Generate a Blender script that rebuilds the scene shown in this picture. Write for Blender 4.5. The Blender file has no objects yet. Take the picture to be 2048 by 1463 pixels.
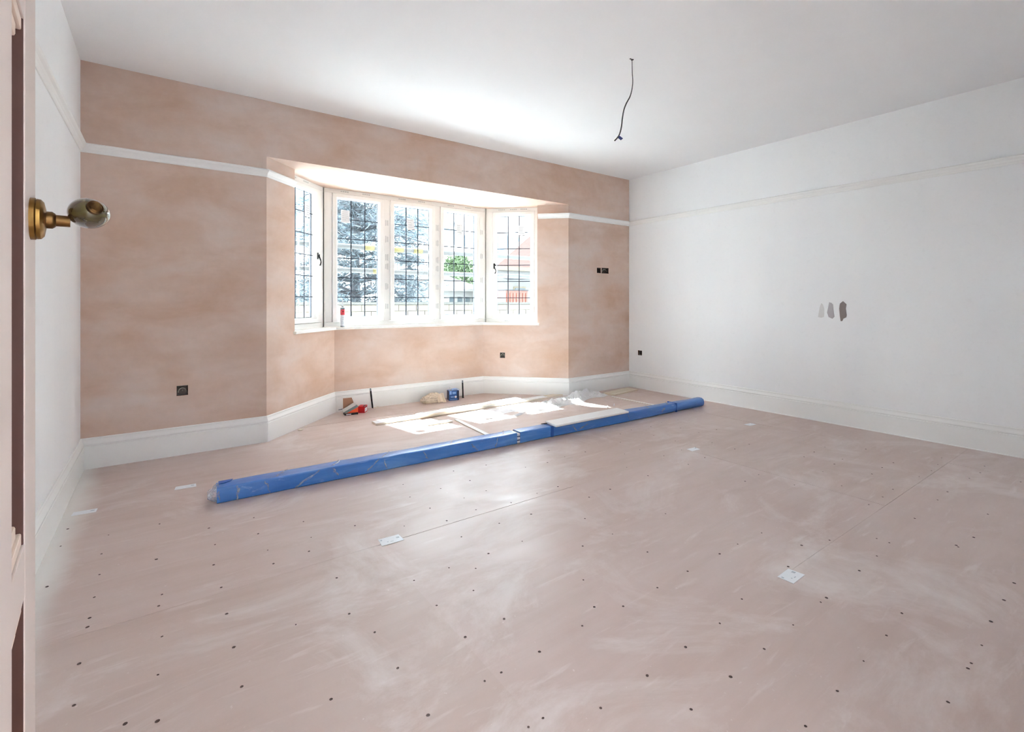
import bpy, bmesh, math, random
from mathutils import Vector, Matrix, noise as mnoise
random.seed(7)
SC = bpy.context.scene
COL = SC.collection
PI = math.pi

# ------------------------------------------------------------------ camera
CAM_Z = 1.13
F_PX = 970.0
YAW = math.radians(35.816)          # clockwise from the room's depth axis (+Y)
cam_d = bpy.data.cameras.new('camera')
cam_d.sensor_fit = 'HORIZONTAL'
cam_d.sensor_width = 36.0
cam_d.lens = 36.0 * F_PX / 2048.0
cam_d.shift_x = 0.0
cam_d.shift_y = -(1463 / 2 - 603.0) / 2048.0
cam_d.clip_start = 0.02
cam_d.clip_end = 500
cam = bpy.data.objects.new('camera', cam_d)
COL.objects.link(cam)
cam.location = (0, 0, CAM_Z)
cam.rotation_euler = (PI / 2, 0, -YAW)
SC.camera = cam

# ------------------------------------------------------------------ light
SUN_DIR = Vector((-0.29, 1.41, 2.25)).normalized()     # towards the sun
SUN_STRENGTH = 5.6
SKY_STRENGTH = 0.5
EXPOSURE = 3.52
sun_d = bpy.data.lights.new('sun', 'SUN')
sun_d.energy = SUN_STRENGTH
sun_d.angle = math.radians(0.6)
sun_d.color = (0.83, 0.96, 1.0)
sun = bpy.data.objects.new('sun', sun_d)
COL.objects.link(sun)
sun.rotation_euler = SUN_DIR.to_track_quat('Z', 'Y').to_euler()

world = bpy.data.worlds.new('world')
SC.world = world
world.use_nodes = True
wn, wl = world.node_tree.nodes, world.node_tree.links
wn.clear()
w_out = wn.new('ShaderNodeOutputWorld')
w_bg = wn.new('ShaderNodeBackground')
w_tc = wn.new('ShaderNodeTexCoord')
w_map = wn.new('ShaderNodeMapping')
w_map.inputs['Scale'].default_value = (1.0, 1.0, 2.6)
w_noise = wn.new('ShaderNodeTexNoise')
w_noise.inputs['Scale'].default_value = 3.2
w_noise.inputs['Detail'].default_value = 6.0
w_noise.inputs['Roughness'].default_value = 0.55
w_ramp = wn.new('ShaderNodeValToRGB')
w_ramp.color_ramp.elements[0].position = 0.46
w_ramp.color_ramp.elements[0].color = (0.20, 0.30, 0.39, 1)
w_ramp.color_ramp.elements[1].position = 0.57
w_ramp.color_ramp.elements[1].color = (4.1, 4.6, 4.95, 1)
wl.new(w_tc.outputs['Generated'], w_map.inputs['Vector'])
wl.new(w_map.outputs['Vector'], w_noise.inputs['Vector'])
wl.new(w_noise.outputs['Fac'], w_ramp.inputs['Fac'])
wl.new(w_ramp.outputs['Color'], w_bg.inputs['Color'])
w_bg.inputs['Strength'].default_value = SKY_STRENGTH
wl.new(w_bg.outputs['Background'], w_out.inputs['Surface'])

vs = SC.view_settings
vs.view_transform = 'Standard'
try:
    vs.look = 'None'
except Exception:
    pass
vs.gamma = 1.0
vs.exposure = EXPOSURE
vs.use_curve_mapping = False
SC.cycles.max_bounces = 10
SC.cycles.diffuse_bounces = 6
SC.cycles.transparent_max_bounces = 10
SC.cycles.glossy_bounces = 3
SC.cycles.transmission_bounces = 4
SC.cycles.caustics_reflective = False
SC.cycles.caustics_refractive = False
SC.cycles.pixel_filter_type = 'BOX'
SC.cycles.filter_width = 1.0
SC.cycles.use_adaptive_sampling = True
SC.cycles.adaptive_threshold = 0.12
SC.cycles.adaptive_min_samples = 16
SC.cycles.use_denoising = True
try:
    SC.cycles.denoiser = 'OPENIMAGEDENOISE'
except Exception:
    pass

# ------------------------------------------------------------------ materials
def lin(c):
    c = c / 255.0
    return c / 12.92 if c <= 0.04045 else ((c + 0.055) / 1.055) ** 2.4
def rgb(r, g, b, k=1.0):
    return (lin(r) * k, lin(g) * k, lin(b) * k, 1)

class NT:
    def __init__(self, name):
        self.m = bpy.data.materials.new(name)
        self.m.use_nodes = True
        self.n, self.l = self.m.node_tree.nodes, self.m.node_tree.links
        self.b = self.n['Principled BSDF']
        self.tc = None
    def coord(self, kind='Object', scale=(1, 1, 1), rot=(0, 0, 0)):
        if self.tc is None:
            self.tc = self.n.new('ShaderNodeTexCoord')
        mp = self.n.new('ShaderNodeMapping')
        mp.inputs['Scale'].default_value = scale
        mp.inputs['Rotation'].default_value = rot
        self.l.new(self.tc.outputs[kind], mp.inputs['Vector'])
        return mp.outputs['Vector']
    def noise(self, vec, scale, detail=4, rough=0.5, dist=0.0):
        t = self.n.new('ShaderNodeTexNoise')
        t.inputs['Scale'].default_value = scale
        t.inputs['Detail'].default_value = detail
        t.inputs['Roughness'].default_value = rough
        t.inputs['Distortion'].default_value = dist
        self.l.new(vec, t.inputs['Vector'])
        return t.outputs['Fac']
    def ramp(self, fac, stops):
        r = self.n.new('ShaderNodeValToRGB')
        els = r.color_ramp.elements
        while len(els) < len(stops):
            els.new(0.5)
        for e, (p, c) in zip(els, stops):
            e.position = p
            e.color = c if len(c) == 4 else (*c, 1)
        self.l.new(fac, r.inputs['Fac'])
        return r.outputs['Color']
    def mix(self, fac, a, b, mode='MIX'):
        m = self.n.new('ShaderNodeMix')
        m.data_type = 'RGBA'
        m.blend_type = mode
        for idx, v in ((0, fac), (6, a), (7, b)):
            if hasattr(v, 'is_linked'):
                self.l.new(v, m.inputs[idx])
            else:
                m.inputs[idx].default_value = v
        return m.outputs[2]
    def bump(self, height, strength=0.1, dist=0.01):
        b = self.n.new('ShaderNodeBump')
        b.inputs['Strength'].default_value = strength
        b.inputs['Distance'].default_value = dist
        self.l.new(height, b.inputs['Height'])
        self.l.new(b.outputs['Normal'], self.b.inputs['Normal'])
    def base(self, c):
        if hasattr(c, 'is_linked'):
            self.l.new(c, self.b.inputs['Base Color'])
        else:
            self.b.inputs['Base Color'].default_value = c
    def set(self, **kw):
        for k, v in kw.items():
            self.b.inputs[k.replace('_', ' ')].default_value = v

def W(v):
    return (v, v, v, 1)

def plain(name, col, rough=0.6, metal=0.0, var=0.06, scale=12.0, bump=0.0, **kw):
    t = NT(name)
    v = t.noise(t.coord(), scale, 4, 0.55)
    c = t.ramp(v, [(0.3, tuple(x * (1 - var) for x in col[:3])), (0.7, tuple(min(1, x * (1 + var)) for x in col[:3]))])
    t.base(c)
    t.set(Roughness=rough, Metallic=metal)
    if bump:
        t.bump(v, bump, 0.005)
    for k, x in kw.items():
        t.b.inputs[k.replace('_', ' ')].default_value = x
    return t.m

M = {}

def mat_plaster():
    t = NT('bare_plaster')
    o = t.coord('Object')
    big = t.noise(o, 1.2, 5, 0.58, 0.35)
    horiz = t.noise(t.coord('Object', (0.8, 0.8, 1.5), (0.0, 0.35, 0.2)), 2.3, 4, 0.55, 0.5)
    stroke = t.noise(t.coord('Object', (0.9, 0.9, 4.2), (0.0, -0.22, 0.0)), 1.9, 4, 0.55, 0.3)
    fine = t.noise(o, 22, 4, 0.6)
    c1 = t.ramp(big, [(0.32, rgb(203, 166, 141)), (0.50, rgb(219, 193, 177)), (0.68, rgb(224, 209, 201))])
    c2 = t.ramp(horiz, [(0.36, rgb(199, 161, 134)), (0.52, rgb(219, 192, 176)), (0.64, rgb(223, 206, 197))])
    c3 = t.ramp(stroke, [(0.36, rgb(212, 180, 161)), (0.64, rgb(223, 205, 197))])
    c = t.mix(0.48, c1, c2)
    c = t.mix(0.22, c, c3)
    g = t.ramp(fine, [(0.3, W(0.96)), (0.7, W(1.0))])
    c = t.mix(1.0, c, g, 'MULTIPLY')
    t.base(c)
    t.set(Roughness=0.72)
    t.b.inputs['Specular IOR Level'].default_value = 0.3
    t.bump(t.noise(t.coord('Object', (1, 1, 3)), 5, 5, 0.6), 0.06, 0.01)
    return t.m
M['plaster'] = mat_plaster()

def mat_white_wall():
    t = NT('white_mist_coat')
    o = t.coord('Object')
    a = t.noise(t.coord('Object', (2.4, 2.4, 0.5)), 1.3, 4, 0.5)
    b = t.noise(o, 26, 4, 0.6)
    c = t.ramp(a, [(0.35, rgb(242, 242, 243)), (0.65, rgb(244, 244, 244))])
    s = t.ramp(b, [(0.22, W(0.965)), (0.42, W(1.0))])
    t.base(t.mix(1.0, c, s, 'MULTIPLY'))
    t.set(Roughness=0.75)
    t.b.inputs['Specular IOR Level'].default_value = 0.25
    t.bump(t.noise(o, 7, 4, 0.6), 0.04, 0.01)
    return t.m
M['white_wall'] = mat_white_wall()
M['ceiling'] = plain('ceiling_white', rgb(240, 239, 240), 0.85, var=0.012, scale=1.5)
M['primer'] = plain('primed_white_moulding', rgb(240, 239, 237), 0.5, var=0.012, scale=3.0)
M['sill'] = plain('white_sill_board', rgb(240, 238, 234), 0.45, var=0.015, scale=4.0)
M['upvc'] = plain('white_window_frame', rgb(242, 241, 238), 0.32, var=0.008, scale=2.0)
M['lead'] = plain('dark_lead_strip', rgb(62, 68, 80), 0.5, 0.3, var=0.05)
M['black'] = plain('black_metal', rgb(22, 21, 22), 0.4, 0.2)
M['spacer'] = plain('dark_spacer', rgb(84, 92, 104), 0.5, 0.3)
M['film_print'] = plain('grey_film_print', rgb(204, 205, 204), 0.5)
M['label_white'] = plain('white_paper_label', rgb(236, 238, 242), 0.6, var=0.015)
M['label_ink'] = plain('pale_grey_ink', rgb(184, 190, 198), 0.6)
M['label_ink_dark'] = plain('dark_ink', rgb(40, 42, 48), 0.6)

def mat_glass():
    t = NT('window_glass')
    n, l = t.n, t.l
    n.remove(t.b)
    tr = n.new('ShaderNodeBsdfTransparent')
    tr.inputs['Color'].default_value = (0.955, 0.975, 0.972, 1)
    gl = n.new('ShaderNodeBsdfGlossy')
    gl.inputs['Roughness'].default_value = 0.02
    lw = n.new('ShaderNodeLayerWeight')
    lw.inputs['Blend'].default_value = 0.5
    fr = n.new('ShaderNodeMapRange')
    pw = n.new('ShaderNodeMath')
    pw.operation = 'POWER'
    pw.inputs[1].default_value = 5.0
    l.new(lw.outputs['Facing'], pw.inputs[0])
    l.new(pw.outputs['Value'], fr.inputs['Value'])
    fr.inputs['To Min'].default_value = 0.035
    fr.inputs['To Max'].default_value = 0.9
    mx = n.new('ShaderNodeMixShader')
    l.new(fr.outputs['Result'], mx.inputs['Fac'])
    l.new(tr.outputs['BSDF'], mx.inputs[1])
    l.new(gl.outputs['BSDF'], mx.inputs[2])
    l.new(mx.outputs['Shader'], n['Material Output'].inputs['Surface'])
    return t.m
M['glass'] = mat_glass()

def mat_plywood():
    t = NT('dusty_pink_plywood')
    # world-aligned (objects sit at the origin) with a per-sheet tint
    o = t.coord('Object')
    info = t.n.new('ShaderNodeObjectInfo')
    grain = t.noise(t.coord('Object', (0.7, 5.0, 1)), 2.2, 6, 0.6, 0.4)
    big = t.noise(o, 1.1, 5, 0.6, 0.6)
    dust = t.noise(t.coord('Object', (1.0, 1.35, 1), (0, 0, 0.7)), 1.35, 9, 0.68, 0.9)
    swipe = t.noise(t.coord('Object', (2.0, 12.0, 1), (0, 0, -0.35)), 1.6, 5, 0.6, 0.4)
    speck = t.noise(o, 55, 3, 0.5)
    c = t.ramp(grain, [(0.30, rgb(193, 171, 160)), (0.52, rgb(203, 183, 175)), (0.75, rgb(208, 191, 185))])
    c = t.mix(0.45, c, t.ramp(big, [(0.32, rgb(192, 170, 163)), (0.68, rgb(209, 194, 190))]))
    tint = t.ramp(info.outputs['Random'], [(0.0, rgb(248, 244, 240)), (1.0, rgb(255, 252, 252))])
    c = t.mix(1.0, c, tint, 'MULTIPLY')
    dm = t.ramp(dust, [(0.50, W(0.0)), (0.66, W(0.60)), (0.78, W(0.8))])
    c = t.mix(dm, c, rgb(226, 216, 213))
    sm = t.ramp(swipe, [(0.60, W(0.0)), (0.74, W(0.5))])
    c = t.mix(sm, c, rgb(224, 212, 208))
    sx_ = t.n.new('ShaderNodeSeparateXYZ')
    t.l.new(o, sx_.inputs[0])
    wob = t.n.new('ShaderNodeMath'); wob.operation = 'MULTIPLY_ADD'
    t.l.new(t.noise(o, 1.6, 3, 0.5), wob.inputs[0])
    wob.inputs[1].default_value = 0.16
    t.l.new(sx_.outputs['X'], wob.inputs[2])
    mr = t.n.new('ShaderNodeMapRange'); mr.interpolation_type = 'SMOOTHSTEP'
    t.l.new(wob.outputs[0], mr.inputs['Value'])
    mr.inputs['From Min'].default_value = -0.335
    mr.inputs['From Max'].default_value = -0.205
    mr.inputs['To Min'].default_value = 0.85
    mr.inputs['To Max'].default_value = 0.0
    c = t.mix(mr.outputs['Result'], c, rgb(236, 234, 230))
    pm = t.ramp(speck, [(0.70, W(0.0)), (0.78, W(0.5))])
    c = t.mix(pm, c, rgb(230, 220, 216))
    t.base(c)
    rr = t.ramp(dust, [(0.40, W(0.36)), (0.70, W(0.56))])
    t.l.new(rr, t.b.inputs['Roughness'])
    t.b.inputs['Specular IOR Level'].default_value = 0.5
    t.bump(grain, 0.03, 0.004)
    return t.m
M['plywood'] = mat_plywood()
M['screw'] = plain('sunk_screw_head', rgb(84, 62, 56), 0.55, 0.4)
M['subfloor'] = plain('dusty_subfloor', rgb(186, 168, 160), 0.8)
M['metal_box'] = plain('galvanised_back_box', rgb(92, 84, 78), 0.45, 0.5, var=0.15, scale=40)
M['rough_hole'] = plain('raw_brick_recess', rgb(120, 84, 64), 0.9, var=0.25, scale=60)
M['wire_grey'] = plain('grey_cable_sheath', rgb(168, 164, 150), 0.5)
M['cable_dark'] = plain('dark_grey_flex', rgb(78, 76, 78), 0.45)
M['tape_blue'] = plain('navy_tape', rgb(22, 44, 104), 0.45)
M['door_paint'] = plain('primed_door', rgb(208, 192, 184), 0.5, var=0.025, scale=5.0)
M['door_brown'] = plain('dark_brown_door_recess', rgb(80, 45, 34), 0.55, var=0.08, scale=20)
M['door_bead'] = plain('pale_primed_bead', rgb(222, 200, 184), 0.5, var=0.04, scale=8)
M['brass'] = plain('aged_brass', rgb(146, 112, 62), 0.34, 1.0, var=0.12, scale=60)
M['bronze'] = plain('brown_bronze', rgb(108, 80, 48), 0.3, 1.0, var=0.15, scale=40)
def mat_knob():
    t = NT('olive_horn_knob')
    v = t.noise(t.coord('Object', (30, 30, 60)), 1.0, 4, 0.6, 1.0)
    t.base(t.ramp(v, [(0.3, rgb(58, 48, 22)), (0.6, rgb(88, 78, 46)), (0.8, rgb(104, 98, 70))]))
    t.set(Roughness=0.08)
    t.b.inputs['Coat Weight'].default_value = 0.8
    t.b.inputs['Coat Roughness'].default_value = 0.03
    return t.m
M['knob'] = mat_knob()

def mat_blue():
    t = NT('blue_film_wrap')
    o = t.coord('Object')
    v = t.noise(t.coord('Object', (0.8, 6, 6)), 2.0, 5, 0.6, 0.5)
    w = t.noise(t.coord('Object', (5, 14, 14), (0, 0.5, 0)), 1.5, 5, 0.65, 1.2)
    c = t.ramp(v, [(0.3, rgb(44, 104, 184)), (0.55, rgb(66, 126, 200)), (0.75, rgb(104, 154, 214))])
    c = t.mix(t.ramp(w, [(0.60, W(0)), (0.72, W(0.35))]), c, rgb(150, 180, 222))
    t.base(c)
    t.set(Roughness=0.30)
    t.b.inputs['Coat Weight'].default_value = 0.35
    t.b.inputs['Coat Roughness'].default_value = 0.2
    t.bump(w, 0.25, 0.008)
    return t.m
M['blue'] = mat_blue()
M['blue_deep'] = plain('deep_blue_tape', rgb(30, 86, 168), 0.35)

def mat_film():
    t = NT('clear_crinkled_film')
    n, l = t.n, t.l
    tr = n.new('ShaderNodeBsdfTransparent')
    tr.inputs['Color'].default_value = (0.97, 0.97, 0.98, 1)
    w = t.noise(t.coord('Object'), 30, 4, 0.6)
    f = t.ramp(w, [(0.35, W(0.12)), (0.65, W(0.42))])
    mx = n.new('ShaderNodeMixShader')
    t.base(rgb(226, 236, 252))
    t.set(Roughness=0.6)
    l.new(f, mx.inputs['Fac'])
    l.new(tr.outputs['BSDF'], mx.inputs[1])
    l.new(t.b.outputs['BSDF'], mx.inputs[2])
    l.new(mx.outputs['Shader'], n['Material Output'].inputs['Surface'])
    return t.m
M['film'] = mat_film()

def mat_sheet():
    t = NT('white_plastic_dust_sheet')
    n, l = t.n, t.l
    t.base(rgb(240, 240, 241))
    t.set(Roughness=0.35)
    tl = n.new('ShaderNodeBsdfTranslucent')
    tl.inputs['Color'].default_value = (0.9, 0.9, 0.9, 1)
    mx = n.new('ShaderNodeMixShader')
    mx.inputs['Fac'].default_value = 0.3
    l.new(t.b.outputs['BSDF'], mx.inputs[1])
    l.new(tl.outputs['BSDF'], mx.inputs[2])
    l.new(mx.outputs['Shader'], n['Material Output'].inputs['Surface'])
    return t.m
M['dust_sheet'] = mat_sheet()

def mat_wood(name, c0, c1, rough=0.6):
    t = NT(name)
    v = t.noise(t.coord('Object', (1.2, 26, 26)), 1.6, 5, 0.6, 0.3)
    t.base(t.ramp(v, [(0.3, c0), (0.7, c1)]))
    t.set(Roughness=rough)
    return t.m
M['pine'] = mat_wood('pale_pine', rgb(216, 202, 180), rgb(232, 222, 206))
M['white_board'] = plain('white_faced_board', rgb(238, 238, 238), 0.4, var=0.012, scale=3)
M['board_edge'] = plain('fibreboard_edge', rgb(206, 190, 166), 0.7)
M['card'] = plain('brown_cardboard', rgb(164, 122, 98), 0.8, var=0.06)
M['orange'] = plain('orange_carton', rgb(232, 84, 38), 0.5)
M['greycard'] = plain('grey_carton_lid', rgb(126, 140, 142), 0.55)
M['silver'] = plain('silver_carton_face', rgb(206, 202, 198), 0.5)
M['inkblack'] = plain('black_print', rgb(28, 24, 26), 0.5)
M['red'] = plain('red_carton', rgb(196, 18, 28), 0.5)
M['white_print'] = plain('white_print', rgb(232, 232, 236), 0.5)
M['tin_blue'] = plain('blue_tin', rgb(28, 82, 150), 0.35)
M['tin_dark'] = plain('navy_tin_side', rgb(24, 36, 70), 0.4)
M['tin_pale'] = plain('pale_blue_print', rgb(120, 160, 214), 0.4)
M['cloth'] = plain('cream_rag_cloth', rgb(222, 204, 184), 0.9, var=0.05, scale=30, bump=0.2)
M['tube_white'] = plain('cartridge_body', rgb(224, 226, 232), 0.4)
M['tube_red'] = plain('red_label_band', rgb(214, 60, 70), 0.45)
M['tube_grey'] = plain('grey_cartridge_cap', rgb(120, 126, 132), 0.45)
M['sw_pale'] = plain('pale_grey_paint_test', rgb(218, 215, 213), 0.7, var=0.01)
M['sw_mid'] = plain('mid_grey_paint_test', rgb(190, 184, 186), 0.7, var=0.015)
M['sw_dark'] = plain('dark_taupe_paint_test', rgb(136, 124, 120), 0.7, var=0.03)
# outdoors
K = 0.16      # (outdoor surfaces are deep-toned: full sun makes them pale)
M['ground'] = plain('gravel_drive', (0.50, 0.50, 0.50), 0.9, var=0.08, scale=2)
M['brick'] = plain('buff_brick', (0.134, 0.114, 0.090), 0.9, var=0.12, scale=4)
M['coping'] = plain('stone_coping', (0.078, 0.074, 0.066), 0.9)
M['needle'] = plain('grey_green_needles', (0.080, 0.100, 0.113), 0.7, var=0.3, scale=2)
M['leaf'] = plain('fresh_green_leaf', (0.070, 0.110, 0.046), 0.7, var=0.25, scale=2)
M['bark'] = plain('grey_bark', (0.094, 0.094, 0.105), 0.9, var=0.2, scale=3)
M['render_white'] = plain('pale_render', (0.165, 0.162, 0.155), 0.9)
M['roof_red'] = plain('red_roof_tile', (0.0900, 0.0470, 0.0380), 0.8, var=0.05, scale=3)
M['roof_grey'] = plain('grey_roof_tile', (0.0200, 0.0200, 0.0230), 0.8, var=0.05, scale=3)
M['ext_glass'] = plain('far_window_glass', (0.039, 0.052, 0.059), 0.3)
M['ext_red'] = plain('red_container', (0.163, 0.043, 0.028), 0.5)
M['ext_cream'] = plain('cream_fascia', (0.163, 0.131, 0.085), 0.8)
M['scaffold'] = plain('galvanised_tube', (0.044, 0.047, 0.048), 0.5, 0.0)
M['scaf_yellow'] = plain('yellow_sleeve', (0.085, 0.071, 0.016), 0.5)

# ------------------------------------------------------------------ mesh tools
class MB:
    """Collects faces of ONE object; .build() links it."""
    def __init__(self):
        self.v, self.f, self.mi = [], [], []
    def add(self, verts, faces, mi=0):
        b = len(self.v)
        self.v += [tuple(x) for x in verts]
        for fc in faces:
            self.f.append(tuple(b + i for i in fc))
            self.mi.append(mi)
        return self
    def box(self, x0, x1, y0, y1, z0, z1, mi=0, mtx=None):
        vs_ = [Vector(p) for p in ((x0, y0, z0), (x1, y0, z0), (x1, y1, z0), (x0, y1, z0), (x0, y0, z1), (x1, y0, z1), (x1, y1, z1), (x0, y1, z1))]
        if mtx is not None:
            vs_ = [mtx @ p for p in vs_]
        return self.add(vs_, [(0, 3, 2, 1), (4, 5, 6, 7), (0, 1, 5, 4), (1, 2, 6, 5), (2, 3, 7, 6), (3, 0, 4, 7)], mi)
    def prism(self, poly, z0, z1, mi=0, mtx=None):
        n = len(poly)
        area = sum(poly[i][0] * poly[(i + 1) % n][1] - poly[(i + 1) % n][0] * poly[i][1] for i in range(n))
        if area < 0:
            poly = poly[::-1]
        vs_ = [Vector((x, y, z0)) for x, y in poly] + [Vector((x, y, z1)) for x, y in poly]
        if mtx is not None:
            vs_ = [mtx @ p for p in vs_]
        fs = [tuple(range(n - 1, -1, -1)), tuple(range(n, 2 * n))]
        fs += [(i, (i + 1) % n, n + (i + 1) % n, n + i) for i in range(n)]
        return self.add(vs_, fs, mi)
    def lathe(self, prof, seg=24, mtx=None, mi=0, cap=True):
        vs_, fs = [], []
        for r, z in prof:
            for k in range(seg):
                a = 2 * PI * k / seg
                vs_.append(Vector((r * math.cos(a), r * math.sin(a), z)))
        m = len(prof)
        for j in range(m - 1):
            for k in range(seg):
                k2 = (k + 1) % seg
                fs.append((j * seg + k, j * seg + k2, (j + 1) * seg + k2, (j + 1) * seg + k))
        if cap:
            fs.append(tuple(range(seg - 1, -1, -1)))
            fs.append(tuple((m - 1) * seg + k for k in range(seg)))
        if mtx is not None:
            vs_ = [mtx @ p for p in vs_]
        return self.add(vs_, fs, mi)
    def tube(self, pts, r, seg=8, mi=0):
        pts = [Vector(p) for p in pts]
        n = len(pts)
        rs = r if isinstance(r, (list, tuple)) else [r] * n
        vs_, fs = [], []
        up = Vector((0, 0, 1))
        for i, p in enumerate(pts):
            d = (pts[min(i + 1, n - 1)] - pts[max(i - 1, 0)]).normalized()
            a = d.cross(up if abs(d.z) < 0.95 else Vector((1, 0, 0))).normalized()
            if i and a.dot(prev) < 0:
                a = -a
            prev = a
            b = d.cross(a)
            for k in range(seg):
                t = 2 * PI * k / seg
                vs_.append(p + (a * math.cos(t) + b * math.sin(t)) * rs[i])
        for i in range(n - 1):
            for k in range(seg):
                k2 = (k + 1) % seg
                fs.append((i * seg + k, i * seg + k2, (i + 1) * seg + k2, (i + 1) * seg + k))
        fs.append(tuple(range(seg - 1, -1, -1)))
        fs.append(tuple((n - 1) * seg + k for k in range(seg)))
        return self.add(vs_, fs, mi)
    def build(self, name, mats, parent=None, smooth=False, bevel=0.0, bseg=2, recalc=True):
        me = bpy.data.meshes.new(name)
        me.from_pydata(self.v, [], self.f)
        if not isinstance(mats, (list, tuple)):
            mats = [mats]
        for m in mats:
            me.materials.append(M[m] if isinstance(m, str) else m)
        me.polygons.foreach_set('material_index', self.mi)
        if recalc or bevel:
            bm = bmesh.new()
            bm.from_mesh(me)
            if recalc:
                bmesh.ops.recalc_face_normals(bm, faces=bm.faces)
            if bevel:
                bmesh.ops.bevel(bm, geom=list(bm.edges), offset=bevel, segments=bseg, profile=0.5, affect='EDGES', clamp_overlap=True)
            bm.to_mesh(me)
            bm.free()
        if smooth:
            me.polygons.foreach_set('use_smooth', [True] * len(me.polygons))
        me.update()
        o = bpy.data.objects.new(name, me)
        COL.objects.link(o)
        if parent is not None:
            o.parent = parent
            o.matrix_parent_inverse = Matrix.Identity(4)
        return o

def smooth_by_angle(o, ang=35):
    bm = bmesh.new()
    bm.from_mesh(o.data)
    for f in bm.faces:
        f.smooth = True
    for e in bm.edges:
        if len(e.link_faces) == 2 and e.calc_face_angle(0) > math.radians(ang):
            e.smooth = False
    bm.to_mesh(o.data)
    bm.free()

def empty(name, loc=(0, 0, 0), rz=0.0):
    o = bpy.data.objects.new(name, None)
    COL.objects.link(o)
    o.location = loc
    o.rotation_euler = (0, 0, rz)
    o.empty_display_size = 0.1
    return o
def tag(o, label, cat, group=None):
    o['label'] = label
    o['category'] = cat
    if group:
        o['group'] = group
    return o
def struct(o, label=None):
    o['kind'] = 'structure'
    if label:
        o['label'] = label
    return o

# ------------------------------------------------------------------ room numbers
XL, XR, YB, YN = -0.445, 5.067, 4.345, 0.16
ZC = 2.756                       # ceiling
ZS = 2.303                       # bay soffit
BL, BR = (0.686, YB), (3.976, YB)          # bay mouth
FL, FR = (1.431, 5.09), (3.231, 5.09)      # bay front inner corners
SILL_TOP, SILL_BOT = 0.868, 0.843
R2 = math.sqrt(2)

def wall(name, p0, p1, z0, z1, n, thick, mat, holes=(), depth=0.045, parent=None):
    """Vertical slab: inner face p0-p1, inward normal n; holes=(u0,u1,v0,v1) recessed."""
    p0, p1 = Vector((*p0, 0)), Vector((*p1, 0))
    L = (p1 - p0).length
    u = (p1 - p0) / L
    nn = Vector((*n, 0)).normalized()
    us = sorted({0.0, L, *[h[0] for h in holes], *[h[1] for h in holes]})
    zs = sorted({z0, z1, *[h[2] for h in holes], *[h[3] for h in holes]})
    P = lambda a, z, d=0.0: p0 + u * a - nn * d + Vector((0, 0, z))
    mb = MB()
    for i in range(len(us) - 1):
        for j in range(len(zs) - 1):
            ua, ub, za, zb = us[i], us[i + 1], zs[j], zs[j + 1]
            cu, cz = (ua + ub) / 2, (za + zb) / 2
            h = any(q[0] < cu < q[1] and q[2] < cz < q[3] for q in holes)
            d = depth if h else 0.0
            mb.add([P(ua, za, d), P(ub, za, d), P(ub, zb, d), P(ua, zb, d)], [(0, 1, 2, 3)], 1 if h else 0)
            if h:
                for a, b in (((ua, za), (ub, za)), ((ub, za), (ub, zb)), ((ub, zb), (ua, zb)), ((ua, zb), (ua, za))):
                    mb.add([P(a[0], a[1]), P(b[0], b[1]), P(b[0], b[1], d), P(a[0], a[1], d)], [(0, 1, 2, 3)], 1)
    c = [P(0, z0), P(L, z0), P(L, z1), P(0, z1)]
    e = [P(0, z0, thick), P(L, z0, thick), P(L, z1, thick), P(0, z1, thick)]
    mb.add(c + e, [(7, 6, 5, 4), (0, 1, 5, 4), (1, 2, 6, 5), (2, 3, 7, 6), (3, 0, 4, 7)], 0)
    return mb.build(name, [mat, 'rough_hole'], parent, recalc=False)

# holes for the socket boxes: in metres along each wall
H_LEFT = (0.087 - XL, 0.157 - XL, 0.436, 0.509)
H_R1 = (4.461 - BR[0], 4.529 - BR[0], 1.493, 1.560)
H_R2 = (4.543 - BR[0], 4.671 - BR[0], 1.491, 1.563)
s_b0 = (BR[0] - 3.426) * R2
s_b1 = (BR[0] - 3.382) * R2
H_BAY = (s_b0, s_b1, 0.437, 0.504)
H_RW = (YB - 4.195, YB - 4.129, 0.430, 0.493)

struct(wall('wall_left', (XL, YN), (XL, YB), 0, ZC, (1, 0), 0.2, 'white_wall'), 'white painted wall behind the open door')
struct(wall('wall_right', (XR, YB), (XR, .05), 0, ZC, (-1, 0), 0.2, 'white_wall', [H_RW]), 'long white wall on the right')
struct(wall('wall_back_left', (XL, YB), BL, 0, ZC, (0, -1), 0.25, 'plaster', [H_LEFT]), 'bare pink plaster wall left of the bay')
struct(wall('wall_back_right', BR, (XR, YB), 0, ZC, (0, -1), 0.25, 'plaster', [H_R1, H_R2]), 'bare pink plaster wall right of the bay')
struct(wall('wall_back_top', BL, BR, ZS, ZC, (0, -1), 0.04, 'plaster'), 'bare plaster wall over the bay opening')
nl, nr = (1 / R2, -1 / R2), (-1 / R2, -1 / R2)
WS = 0.378                                     # wall length beside the splayed windows
sl1 = (BL[0] + WS / R2, BL[1] + WS / R2)
sr1 = (BR[0] - WS / R2, BR[1] + WS / R2)
struct(wall('wall_bay_left', BL, sl1, 0, ZS, nl, 0.22, 'plaster'), 'splayed plaster wall at the left of the bay')
struct(wall('wall_bay_left_low', sl1, FL, 0, SILL_BOT, nl, 0.22, 'plaster'), 'plaster under the left bay window')
struct(wall('wall_bay_front', FL, FR, 0, SILL_BOT, (0, -1), 0.22, 'plaster'), 'plaster under the bay front windows')
so = (BR[0] - sr1[0]) * R2
struct(wall('wall_bay_right', sr1, BR, 0, ZS, nr, 0.22, 'plaster'), 'splayed plaster wall at the right of the bay')
L_r = math.hypot(FR[0] - sr1[0], FR[1] - sr1[1])
hb = (L_r - (H_BAY[1] - WS), L_r - (H_BAY[0] - WS), H_BAY[2], H_BAY[3])
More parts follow.
